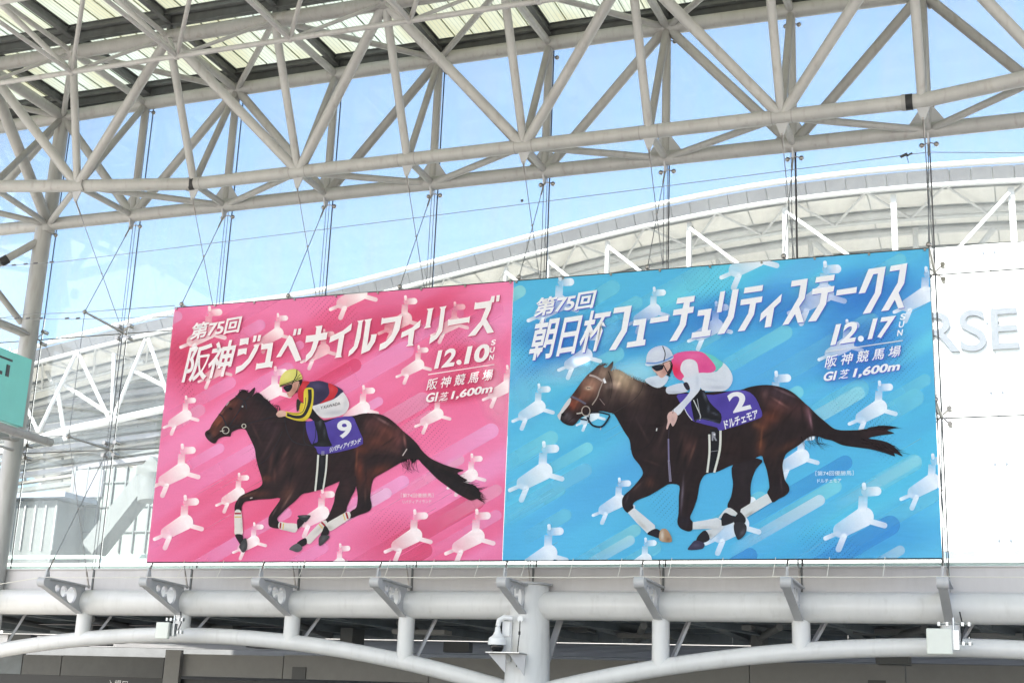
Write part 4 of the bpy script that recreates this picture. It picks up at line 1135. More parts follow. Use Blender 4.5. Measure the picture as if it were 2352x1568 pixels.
hs(body1, DB, [(150, 470, 80, 50, -50, (124, 66, 50), .9), (270, 330, 60, 40, -40, (96, 50, 42), .8), (110, 560, 40, 40, 0, (98, 54, 46), .7), (75, 590, 24, 30, 0, (60, 50, 54), .9), (250, 370, 14, 10, 0, (18, 12, 14), .95), (235, 340, 30, 12, -40, (150, 96, 82), .5), (70, 565, 14, 12, 0, (24, 18, 20), .9),
    (300, 430, 60, 50, -40, (84, 44, 40), .7), (520, 300, 90, 40, 35, BL_, .9), (420, 400, 70, 120, -30, (66, 40, 42), .5), (560, 520, 120, 80, 30, (54, 38, 44), .6),
    (570, 800, 16, 90, 10, (92, 58, 56), .6), (660, 830, 30, 110, 15, (78, 50, 50), .6), (790, 760, 40, 90, 10, (80, 50, 50), .5), (530, 930, 50, 30, 0, (108, 60, 50), .6), (700, 1040, 40, 90, 30, (104, 66, 58), .6), (470, 1050, 90, 25, -5, (84, 48, 42), .7),
    (1400, 480, 70, 50, 20, (92, 56, 60), .6), (1350, 520, 40, 60, 0, (98, 60, 60), .5), (1500, 560, 110, 60, 30, (108, 60, 54), .7), (1420, 640, 110, 60, 10, (120, 64, 52), .55), (1590, 600, 40, 90, 0, (104, 60, 62), .6), (1300, 700, 60, 40, 0, BR1, .6), (1280, 860, 30, 110, 0, BR1, .75), (1440, 860, 90, 40, -20, BR1, .6), (1350, 950, 40, 90, 0, (84, 44, 40), .6), (1560, 700, 80, 30, 30, (78, 48, 46), .6),
    (1690, 700, 60, 60, 40, BL_, .8), (1850, 850, 120, 40, 40, (30, 24, 30), .9), (2050, 980, 120, 60, 40, (34, 28, 32), .9), (1330, 1140, 60, 50, 0, BL_, .7), (600, 1260, 50, 40, 0, BL_, .7), (310, 1140, 30, 50, 0, BL_, .8), (1100, 850, 100, 60, 0, (46, 28, 32), .6), (850, 900, 60, 90, 0, (46, 30, 34), .5), (1120, 760, 160, 40, 0, (44, 28, 32), .7),
    (620, 760, 10, 120, 18, (26, 18, 22), .8), (690, 720, 12, 60, 30, (112, 74, 70), .5), (735, 900, 9, 90, 12, (24, 18, 22), .7), (600, 900, 12, 60, 0, (100, 62, 58), .5), (560, 640, 14, 120, 28, (80, 56, 60), .5), (450, 560, 10, 90, -25, (84, 56, 56), .5),
    (1470, 470, 60, 10, 30, (140, 104, 108), .7), (1640, 620, 9, 60, -8, (150, 96, 92), .7), (1500, 640, 9, 70, 55, (36, 22, 26), .7), (1380, 760, 80, 9, -28, (34, 20, 24), .7), (1255, 780, 8, 90, 4, (150, 84, 62), .6), (1480, 760, 60, 8, -35, (34, 20, 24), .6), (1330, 900, 8, 70, 0, (36, 22, 26), .6),
    (380, 1060, 70, 7, -18, (116, 78, 66), .6), (700, 1100, 7, 70, 32, (130, 96, 88), .7), (600, 1190, 6, 40, 30, (104, 84, 86), .6), (1325, 1060, 7, 60, 0, (96, 64, 58), .6), (310, 1110, 6, 30, 15, (90, 70, 72), .6),
    (180, 400, 40, 7, -52, (158, 104, 88), .6), (160, 500, 50, 8, -48, (40, 24, 26), .5), (290, 470, 30, 8, -60, (30, 20, 24), .6)],
   'horse_print', boost=1.22, grain=.2, step=4.5, sm=3, grain_dir=-60)
i1 = Ink(RP)
def st(pts, w, col, a=1.0, w1=None, sm=True): stroke(i1, pts, w, col, H1[0], H1[1], a, w1, sm)
rs = random.Random(3)
for k in range(26):                                            # mane
    t = k / 25; x, y = 440 + 240 * t, 258 + 180 * t
    st([(x, y + 14), (x + rs.uniform(4, 12), y - 8), (x + rs.uniform(6, 30), y - rs.uniform(18, 40))], 9, (28, 22, 28), 1, 1)
for k in range(30):                                            # tail ends
    t = rs.random(); x, y = 1900 + 300 * t, 850 + 170 * t + rs.uniform(-20, 20)
    st([(x, y), (x + 50, y + rs.uniform(0, 24)), (x + rs.uniform(70, 130), y + rs.uniform(-25, 50))], 8, (30, 26, 30), .95, 1)
for k in range(26):
    t = rs.random(); x, y = 2140 + 90 * t, 1010 + 60 * t + rs.uniform(-40, 30)
    st([(x, y), (x + 40, y + 22), (x + rs.uniform(50, 90), y + rs.uniform(24, 60))], 8, (32, 28, 32), .95, 1)
for k in range(14):
    x = 1610 + rs.uniform(0, 130)
    st([(x, 770), (x + rs.uniform(-20, 30), 830), (x + rs.uniform(-30, 90), 850 + rs.uniform(0, 40))], 5, (34, 26, 30), .9, 1)
for k in range(5): st([(325 + k * 14, 240), (320 + k * 16, 224), (350 + k * 12, 216 + k * 3)], 8, (28, 22, 26), 1, 2)
i1.build('horse_hair', pink)
i1 = Ink(RP)
hs([(1190,1190),(1205,1240),(1130,1296),(1050,1345),(1020,1320),(1018,1285),(1100,1235)], (228, 226, 222), [(1040, 1320, 30, 20, 0, (180, 176, 168), .6)], 'leg_wrap')
hs([(1005,1300),(1035,1340),(1032,1372),(1000,1392),(968,1386),(985,1340)], (34, 30, 34), (), 'fetlock')
hs([(965,1385),(1040,1385),(1010,1430),(965,1465),(952,1440)], (70, 70, 74), [(990, 1410, 10, 25, 30, (120, 120, 124), .5)], 'hoof')
hs([(640,1275),(700,1282),(760,1285),(785,1300),(780,1340),(760,1358),(700,1345),(635,1325)], (228, 226, 222), [(700, 1340, 60, 14, 8, (176, 176, 174), .5)], 'leg_wrap')
hs([(780,1290),(785,1252),(822,1236),(842,1270),(800,1320),(786,1330)], (34, 30, 36), (), 'fetlock')
hs([(785,1225),(830,1218),(885,1220),(885,1235),(850,1275),(830,1265),(800,1245)], (52, 52, 58), [(840, 1228, 30, 6, 0, (130, 130, 134), .8)], 'hoof')
hs([(283,1188),(332,1188),(345,1310),(342,1375),(285,1375),(280,1320)], (228, 226, 222), [(338, 1280, 8, 70, 0, (170, 170, 168), .5)], 'leg_wrap')
hs([(285,1375),(342,1375),(350,1410),(372,1402),(375,1430),(340,1462),(310,1430)], (34, 30, 36), (), 'fetlock')
hs([(365,1400),(382,1440),(378,1490),(350,1518),(325,1490),(320,1460)], (66, 66, 70), [(350, 1470, 8, 30, 20, (110, 110, 114), .6)], 'hoof')
for p, q in (((283, 1206), (333, 1206)), ((650, 1280), (645, 1325)), ((975, 1275), (1005, 1305)), ((1172, 1198), (1188, 1248))): st([p, q], 14, (168, 44, 60))
for p, q in (((282, 1234), (336, 1234)), ((672, 1284), (668, 1332)), ((955, 1290), (985, 1325)), ((1150, 1210), (1166, 1260))): st([p, q], 9, (224, 196, 110))
# girth
hs([(945,700),(1020,700),(1018,850),(1000,1008),(930,1026),(945,850)], (26, 26, 32), [(980, 780, 10, 60, 0, (60, 60, 70), .5)], 'girth', sm=0)
st([(950, 738), (942, 860), (926, 1028)], 15, (226, 226, 220)); st([(1020, 735), (1012, 860), (990, 1010)], 14, (226, 226, 220))
# saddle cloth
hs([(850,480),(880,470),(960,460),(1010,480),(1100,440),(1220,432),(1250,480),(1285,560),(1308,650),(1180,700),(1030,730),(950,730),(935,690),(890,640),(860,560)], (84, 68, 164),
   [(1150, 480, 100, 20, 0, (104, 88, 184), .6), (1060, 620, 40, 60, 0, (70, 54, 148), .6), (880, 560, 40, 60, 0, (90, 74, 168), .5)], 'saddle_cloth', sm=2, grain=.05)
# boot, breeches, silks
hs([(925,450),(980,450),(1008,500),(1030,590),(1050,640),(1050,670),(900,668),(915,645),(945,632),(940,560),(920,490)], (22, 22, 28), [(965, 480, 14, 40, 0, (120, 124, 134), .55), (1000, 560, 10, 40, 0, (90, 94, 106), .6), (980, 655, 50, 6, 0, (100, 104, 114), .6), (940, 470, 8, 30, 0, (70, 74, 84), .6)], 'boot')
hs([(880,390),(905,370),(955,430),(975,455),(930,475),(880,445),(850,460)], (28, 24, 32), (), 'saddle')
hs([(905,350),(1000,320),(1080,290),(1130,230),(1170,265),(1195,320),(1190,370),(1150,415),(1090,435),(1000,445),(960,430),(930,400)], (226, 228, 232), [(1080, 400, 90, 20, -5, (176, 180, 190), .6), (1170, 330, 18, 50, 0, (190, 194, 204), .5), (1120, 300, 40, 30, 0, (244, 244, 246), .6), (940, 380, 20, 20, 0, (190, 192, 200), .6)], 'breeches')
hs([(815,155),(880,155),(960,147),(1040,168),(1100,192),(1150,228),(1130,250),(1080,290),(1000,315),(915,345),(880,330),(820,325),(790,270),(795,210)], (58, 50, 84), [(940, 190, 60, 30, 10, (84, 78, 116), .7), (980, 260, 50, 40, 0, (44, 38, 68), .6)], 'silks')
hs([(815,152),(882,155),(852,200),(860,260),(835,322),(795,290),(788,240),(800,190)], (204, 50, 62), [(830, 200, 20, 30, 0, (226, 84, 92), .5)], 'silks_yoke')
hs([(1030,168),(1075,183),(1108,215),(1090,262),(1060,295),(960,332),(1005,295),(1040,245)], (206, 48, 60), [(1060, 215, 20, 25, 0, (232, 84, 92), .5)], 'silks_band')
hs([(782,290),(810,320),(800,370),(780,392),(775,340)], (50, 46, 40), (), 'far_sleeve')
hs([(808,330),(832,330),(828,380),(800,392)], (222, 196, 60), (), 'far_sleeve')
hs([(835,235),(860,203),(910,212),(912,290),(902,370),(880,430),(845,466),(780,465),(730,450),(688,430),(685,392),(740,400),(810,395),(832,340)], (228, 206, 66), [(845, 300, 10, 60, 0, (244, 226, 100), .6), (800, 455, 60, 8, 0, (180, 150, 40), .6)], 'sleeve')
st([(882, 215), (884, 290), (868, 360), (830, 425), (770, 436), (700, 418)], 30, (38, 38, 44), 1, 22); st([(700, 404), (770, 410), (822, 398), (845, 345), (850, 280)], 5, (40, 38, 44))
hs([(614,412),(640,384),(686,390),(690,425),(640,437),(622,428)], (226, 184, 170), [(640, 425, 30, 6, 0, (176, 128, 116), .6), (650, 395, 20, 8, 0, (240, 208, 196), .5)], 'hand')
hs([(760,150),(818,138),(822,160),(800,200),(775,240),(760,200)], (36, 28, 32), (), 'hair')
hs([(690,190),(750,152),(792,150),(802,175),(790,215),(770,240),(745,264),(722,278),(706,266),(700,242),(690,226)], (206, 158, 142), [(760, 220, 20, 30, 20, (160, 108, 96), .6), (715, 240, 10, 16, 0, (226, 184, 170), .5), (765, 180, 10, 14, 0, (180, 126, 112), .6)], 'face')
hs([(672,196),(735,174),(742,200),(722,230),(700,236),(684,222)], (24, 24, 32), [(705, 195, 20, 6, -20, (80, 84, 100), .6)], 'goggles')
hs([(640,190),(645,130),(670,88),(710,60),(770,54),(805,80),(822,115),(815,140),(760,150),(700,172),(650,196)], (222, 220, 120), [(700, 100, 40, 30, -30, (238, 236, 150), .7), (790, 110, 20, 30, 0, (190, 186, 90), .5), (670, 170, 30, 12, -20, (186, 184, 84), .5)], 'helmet')
st([(780, 58), (776, 105), (752, 150), (740, 175)], 8, (40, 40, 36)); st([(642, 186), (700, 166), (762, 142), (818, 118)], 6, (60, 60, 44)); st([(645, 192), (700, 176), (764, 152), (820, 136)], 7, (44, 42, 34))
st([(770, 150), (785, 120), (810, 92)], 4, (60, 60, 44)); st([(800, 160), (785, 215), (765, 245)], 5, (30, 26, 28)); st([(712, 250), (702, 256)], 4, (140, 70, 66))
# bridle and reins
BK = (44, 46, 56)
for P_, w in (([(290, 265), (335, 290), (362, 312), (378, 372)], 9), ([(362, 310), (322, 380), (270, 462), (238, 510)], 8), ([(400, 270), (370, 300)], 8), ([(155, 412), (182, 430), (202, 470), (216, 508)], 10), ([(618, 425), (500, 458), (372, 492), (250, 520)], 6),
              ([(680, 450), (705, 560), (755, 635), (850, 662)], 6), ([(665, 545), (610, 665), (530, 780), (455, 818)], 4), ([(840, 500), (835, 600), (850, 650), (905, 668)], 7), ([(930, 520), (928, 600), (905, 655)], 6), ([(600, 345), (636, 350), (640, 385)], 6)):
    st(P_, w, BK, .9)
for cx, cy, r in ((210, 542, 27), (356, 508, 16)):
    st([(cx + r * math.cos(t * .35), cy + r * math.sin(t * .35)) for t in range(19)], 6, (206, 200, 190), 1, None, False)
st([(165, 550), (200, 545)], 6, (206, 200, 190)); st([(215, 345), (238, 312)], 8, (196, 190, 194), .8); st([(340, 348), (350, 356)], 12, (200, 200, 204))
st([(110, 610), (150, 580), (185, 560)], 4, (30, 20, 22)); st([(64, 560), (74, 572)], 10, (16, 10, 12)); st([(238, 366), (262, 374)], 12, (12, 8, 10))
for a_, b_ in (((405, 1085), (425, 1080)), ((1625, 745), (1660, 690))): st([a_, b_], 8, (206, 190, 190))
for k in range(4): st([(975, 712 + k * 9), (1000, 712 + k * 9)], 3, (190, 192, 200))
i1.build_each('tack_strap', pink)
lettering('9', (1352, 1755), (1410, 1750), (1350, 1682), pink, (242, 242, 246), .03)
lettering('リバティアイランド', (1318, 1812), (1442, 1774), (1324, 1788), pink, (238, 238, 244), .035, .92)
lettering('Y.KAWADA', (1285, 1638), (1364, 1619), (1284, 1626), pink, (40, 40, 48), .01)
# lettering
sh1 = Ink(RP)
for x0, y0, x1, y1, r in ((760, 1470, 960, 1430, 60), (960, 1450, 1180, 1380, 60), (1200, 1390, 1420, 1340, 60), (1420, 1330, 1640, 1290, 60), (1640, 1290, 1960, 1230, 60), (1740, 1440, 1960, 1400, 40), (1720, 1540, 1960, 1500, 36), (1710, 1590, 1960, 1560, 32), (780, 1320, 960, 1280, 40)):
    cx, cy = (x0 + x1) / 2, (y0 + y1) / 2; L = math.hypot(x1 - x0, y1 - y0) / 2
    sh1.glow((cx, cy), L * 1.15 + r * .5, r * 1.5, math.atan2(y1 - y0, x1 - x0), (224, 72, 118), .34)
sh1.build('lettering_glow', pink)
TP = (700, 1130); 
def shadow_glyphs(polys, parent, org, k, col):
    glyphs([[[(p[0] + 9, p[1] + 9) for p in poly] for poly in g_] for g_ in polys], parent, org, k, 'letter_shadow', col)
GA1 = [[[(1055,905),(1195,885),(1180,1000),(1140,985),(1040,1015)], [(1025,1070),(1165,1050),(1150,1158),(1110,1142),(1005,1182)], [(1260,1010),(1360,995),(1330,1080),(1270,1190),(1210,1285),(1100,1400),(975,1468),(990,1355),(1080,1320),(1180,1220),(1245,1100),(1282,1030)], [(1270,855),(1320,850),(1298,950),(1252,958)], [(1345,845),(1392,842),(1370,940),(1325,947)]],
       [[(1395,975),(1430,990),(1582,962),(1535,1268),(1580,1262),(1560,1368),(1520,1355),(1335,1385),(1297,1405),(1315,1295),(1350,1300),(1450,1282),(1492,1065),(1410,1075),(1385,1085)]],
       [[(1838,843),(1890,880),(2033,1245),(1940,1270),(1818,1005),(1705,1190),(1628,1202)], [(1915,750),(1960,745),(1940,845),(1895,855)], [(1985,742),(2035,735),(2015,835),(1965,842)]]]
GA2 = [[[(255,705),(370,690),(342,815),(452,800),(432,915),(310,932),(270,1060),(200,1190),(95,1280),(108,1170),(180,1090),(225,945),(95,968),(110,855),(258,838),(272,732)]],
       [[(495,870),(700,770),(845,650),(825,768),(720,832),(665,1170),(682,1195),(560,1213),(585,1185),(630,900),(475,970)]],
       [[(925,620),(1030,602),(1008,640),(978,880),(930,1040),(860,1130),(780,1190),(795,1100),(870,1020),(902,880),(945,645)], [(1040,600),(1165,580),(1140,625),(1085,1008),(1130,940),(1150,850),(1140,838),(1240,825),(1210,950),(1120,1090),(985,1150),(1060,640)]],
       [[(1320,568),(1355,578),(1560,545),(1645,533),(1600,760),(1500,940),(1380,1050),(1272,1098),(1290,990),(1390,940),(1480,830),(1535,632),(1340,662),(1303,685)]],
       [[(1640,800),(1800,725),(1943,597),(1925,718),(1840,768),(1810,980),(1828,1012),(1703,1028),(1735,992),(1745,838),(1622,893)]]]
GA3 = [[[(835,428),(952,410),(930,450),(890,690),(905,722),(788,742),(820,700),(858,455)], [(1040,400),(1155,378),(1130,430),(1085,780),(1000,900),(875,990),(890,880),(980,840),(1022,740),(1062,430)]],
       [[(1180,593),(1215,603),(1500,558),(1532,540),(1515,655),(1490,642),(1210,690),(1172,705)]],
       [[(1610,318),(1640,330),(1850,297),(1872,225),(1925,218),(1912,320),(1880,325),(1860,430),(1790,590),(1912,800),(1805,818),(1735,680),(1615,850),(1490,868),(1700,620),(1782,412),(1625,432),(1592,440)], [(1955,210),(2008,203),(1993,308),(1945,315)]]]
TEXTS1 = [('阪神', (728, 1534), (918, 1506), (764, 1384), .022, .92), ('第75回', (759, 1362), (957, 1330), (775, 1294), .028, .95), ('12', (1738, 1477), (1817, 1465), (1756, 1402), .035, .92), ('10', (1857, 1459), (1952, 1446), (1873, 1386), .035, .92), ('阪 神 競 馬 場', (1707, 1563), (1968, 1522), (1718, 1516), .014, 1.0), ('GI', (1702, 1612), (1748, 1606), (1711, 1574), .035, 1.0), ('芝', (1757, 1606), (1790, 1601), (1766, 1571), .012, 1.0), ('1,600m', (1803, 1603), (1967, 1575), (1814, 1564), .035, 1.0)]
SUN1 = [('S', (1965, 1383), 'S'), ('U', (1960, 1413), 'U'), ('N', (1957, 1443), 'N')]
for G_, o_ in ((GA1, (700, 1130)), (GA2, (1200, 1130)), (GA3, (1500, 1130))): shadow_glyphs(G_, pink, o_, .25, (196, 60, 112))
for s_, a_, b_, c_, bo, sp in TEXTS1: lettering(s_, (a_[0] + 3, a_[1] + 3), (b_[0] + 3, b_[1] + 3), (c_[0] + 3, c_[1] + 3), pink, (196, 60, 112), bo, sp, 'letter_shadow')
for G_, o_ in ((GA1, (700, 1130)), (GA2, (1200, 1130)), (GA3, (1500, 1130))): glyphs(G_, pink, o_, .25)
for s_, a_, b_, c_, bo, sp in TEXTS1: lettering(s_, a_, b_, c_, pink, (253, 253, 254), bo, sp)
for s_, (x, y), _ in SUN1: lettering(s_, (x, y), (x + 18, y - 3), (x + 4, y - 22), pink, (253, 253, 254), .03)
def disc(par, cx, cy, r, col=(253, 253, 254)): glyphs([[[(cx + r * math.cos(w * .35), cy + r * math.sin(w * .35)) for w in range(18)]]], par, (0, 0), 1.0, 'full_stop', col)
disc(pink, 1838, 1450, 10.5)
li = Ink(RP); y_ = layer(); c_ = (*(lin((253, 253, 254)) * INKMAX), 1)
li.convex([(1715, 1497), (1979, 1457), (1979, 1460), (1715, 1501)], [c_] * 4, y_); li.build('rule', pink, False)
lettering('［第74回優勝馬］', (1606, 1990), (1736, 1989), (1606, 1973), pink, (250, 232, 238), .004)
lettering('リバティアイランド', (1612, 2014), (1728, 2012), (1612, 2000), pink, (245, 225, 232), .015)

# ==================================================================  BLUE
LAY[0] = 0
blue = thing('banner', (XM_, BNY, ZB_), 'blue horse racing banner with a jockey in white cap, number 2 and 12.17 date', 'banner', 'race banners hung on the glass wall')
fabric(blue, XM_ + .004, XR_, lambda a, b: bandfield(a, b, (94, 192, 234), [(84, 176, 232), (82, 168, 228), (112, 214, 238), (126, 222, 240), (92, 202, 236), (104, 184, 236)], 9))
RB = (XM_ + .006, XR_ - .002, ZB_ + .002, ZT_ - .002)
ink = Ink(RB)
CY = (140, 226, 238); BW = (242, 247, 254)
for cx, cy, rx, ry, c, a in ((2200, 1330, 160, 80, (60, 130, 210), .5), (2330, 1430, 220, 60, (62, 130, 212), .4), (2900, 1290, 400, 90, (70, 136, 216), .35), (3450, 1200, 260, 90, (68, 130, 214), .4), (3440, 1400, 190, 130, (66, 124, 212), .5), (2290, 1480, 160, 50, (190, 230, 244), .5), (2530, 1500, 150, 60, (190, 236, 244), .7), (2430, 1320, 90, 60, (150, 220, 244), .5), (2090, 1560, 70, 120, (150, 220, 240), .5), (3400, 2180, 400, 80, (84, 170, 232), .5)):
    ink.glow((cx, cy), rx * 1.4, ry * 1.4, -.2, c, a * .8)
for x, y, r, L, c, a in ((2350, 1790, 22, 300, CY, .8), (2205, 1750, 28, 300, CY, .7), (3340, 1945, 27, 420, CY, .8), (3278, 2000, 22, 420, (206, 228, 240), .9), (3665, 1842, 21, 380, (196, 228, 240), .9), (3655, 1850, 34, 520, CY, .5), (3432, 1572, 27, 430, (196, 230, 240), .9), (3436, 1556, 40, 460, CY, .45),
                         (3190, 1568, 25, 260, CY, .75), (3040, 1990, 26, 300, CY, .6), (3600, 1040, 26, 300, CY, .55), (2470, 1415, 28, 240, CY, .6), (2080, 1165, 24, 160, (150, 220, 228), .9), (2545, 1210, 26, 300, CY, .5), (3140, 1330, 30, 460, CY, .65), (3700, 1520, 24, 300, CY, .5), (3660, 1590, 36, 260, CY, .5), (2430, 1520, 24, 200, CY, .7),
                         (2690, 1870, 24, 300, (130, 210, 236), .5), (2540, 2120, 24, 320, (150, 224, 232), .7), (2520, 2160, 20, 300, (200, 234, 240), .6), (2260, 2060, 26, 200, CY, .5), (3600, 2200, 20, 160, (200, 230, 240), .6), (2860, 1330, 30, 320, CY, .5), (2800, 1100, 40, 500, CY, .4), (3480, 1290, 40, 600, CY, .4), (2240, 1960, 22, 260, CY, .5), (3730, 1980, 30, 500, CY, .4),
                         (2150, 1900, 30, 300, CY, .35), (2340, 1880, 28, 500, (140, 214, 238), .5), (2620, 2190, 26, 500, CY, .45), (3380, 1850, 30, 600, (80, 160, 226), .4), (3000, 2220, 30, 500, (74, 150, 222), .4), (3560, 2100, 40, 500, (80, 160, 228), .4), (2450, 1150, 30, 420, CY, .45), (3290, 1120, 30, 300, CY, .4)):
    streak(x, y, r, L, c, a)
for k in range(26):
    rs = random.Random(k + 50); x, y = rs.uniform(2080, 3740), rs.uniform(1160, 2220); L = rs.uniform(60, 200)
    ink.pill((x, y), (x - L * .87, y + L * .5), 1.1, (170, 226, 240), .5, .1, round1=False)
NV = (30, 60, 150)
dots(ink, 2090, 1400, 130, 360, NV); dots(ink, 2850, 1140, 260, 230, NV); dots(ink, 3560, 1400, 240, 300, NV); dots(ink, 3450, 1640, 280, 200, NV); dots(ink, 3320, 2170, 280, 160, NV); dots(ink, 2660, 2010, 150, 200, NV); dots(ink, 3530, 1760, 140, 200, NV)
for x, y, s in ((2156, 1626, .87), (2617, 1240, .87), (2343, 1420, .9), (2240, 1212, 1.05), (3030, 1030, 1.2), (2865, 1303, .92), (3300, 1172, 1.2), (3704, 1178, 1.05), (3388, 1376, .93), (3518, 1628, 1.0), (3105, 1600, 1.1), (3208, 1824, .97),
                (3456, 2066, 1.28), (3731, 1925, 1.05), (2962, 2095, 1.15), (2478, 2002, .87), (2176, 1884, 1.13), (2197, 2210, 1.08), (2583, 2236, .82), (2380, 1660, .6)):
    pony(ink, x, y, s, BW, 1.0)
ink.build('background_print', blue)
H2 = ((2200, 1360), .5)
hb = lambda pts, base, dabs=(), nm='horse_print', **kw: shaded(pts, base, dabs, blue, nm, org=H2[0], k=H2[1], **kw)
DB2 = (38, 26, 30)
hb([(1465,1000),(1560,940),(1700,960),(1650,1030),(1615,1120),(1605,1200),(1608,1270),(1590,1330),(1530,1375),(1480,1400),(1420,1330),(1450,1250),(1465,1150),(1455,1070)], (38, 30, 36), [(1540, 1100, 30, 100, 0, (50, 40, 46), .6)], 'far_hind_leg', grain=.12)
hb([(1420,1340),(1480,1365),(1505,1400),(1455,1402),(1405,1388),(1370,1420),(1350,1420)], (222, 224, 226), (), 'leg_wrap')
hb([(1400,1472),(1380,1512),(1345,1545),(1290,1590),(1255,1575),(1245,1520),(1330,1500)], (216, 218, 222), [(1280, 1560, 20, 14, 0, (150, 150, 140), .6)], 'leg_wrap', sm=0)
hb([(1245,1520),(1280,1588),(1230,1620),(1172,1610),(1190,1560)], (36, 34, 42), (), 'fetlock')
hb([(1165,1600),(1230,1620),(1235,1652),(1205,1672),(1105,1676),(1130,1632)], (64, 60, 84), [(1170, 1640, 30, 14, 0, (96, 92, 116), .6)], 'hoof')
body2 = [(62,600),(85,575),(110,530),(155,470),(200,410),(250,340),(300,280),(350,240),(385,205),(418,198),(450,186),(430,210),(452,222),(488,185),(508,170),(502,215),(488,246),(520,236),(560,240),(620,280),(680,312),(740,335),(790,350),(860,378),(920,372),
 (1000,400),(1100,420),(1400,410),(1520,400),(1600,375),(1700,360),(1800,365),(1900,395),(1970,440),(2040,505),(2080,540),(2140,600),(2200,650),(2260,700),(2300,716),(2360,722),(2500,716),(2580,696),(2650,684),(2738,690),(2765,702),(2700,722),(2755,745),(2650,762),(2550,785),(2650,802),(2730,832),(2790,890),(2822,930),(2752,902),(2760,930),(2670,900),(2560,872),(2440,856),(2340,840),(2260,805),(2200,792),(2150,772),(2085,772),(2040,800),(1990,842),(1930,880),(1890,912),(1870,960),(1862,1010),(1870,1070),(1882,1120),(1910,1165),(1914,1210),(1880,1245),(1830,1270),(1780,1297),(1738,1228),(1755,1180),(1750,1120),(1735,1040),(1710,970),(1690,925),(1600,965),(1460,1000),(1400,1025),(1340,1052),(1252,1070),(1215,1112),(1195,1170),(1180,1260),(1150,1350),(1122,1420),(1147,1460),(1140,1516),(1100,1528),(1040,1500),(1020,1450),(1030,1380),(1032,1250),(1035,1165),(960,1150),(900,1180),(800,1240),(700,1280),(665,1312),(670,1345),(627,1382),(585,1340),(578,1280),(600,1235),(650,1190),(720,1110),(745,1060),(718,1000),(670,940),(650,880),(638,800),(600,740),(560,670),(515,595),(480,582),(400,570),(300,600),(245,625),(195,680),(150,682),(110,665),(85,640)]
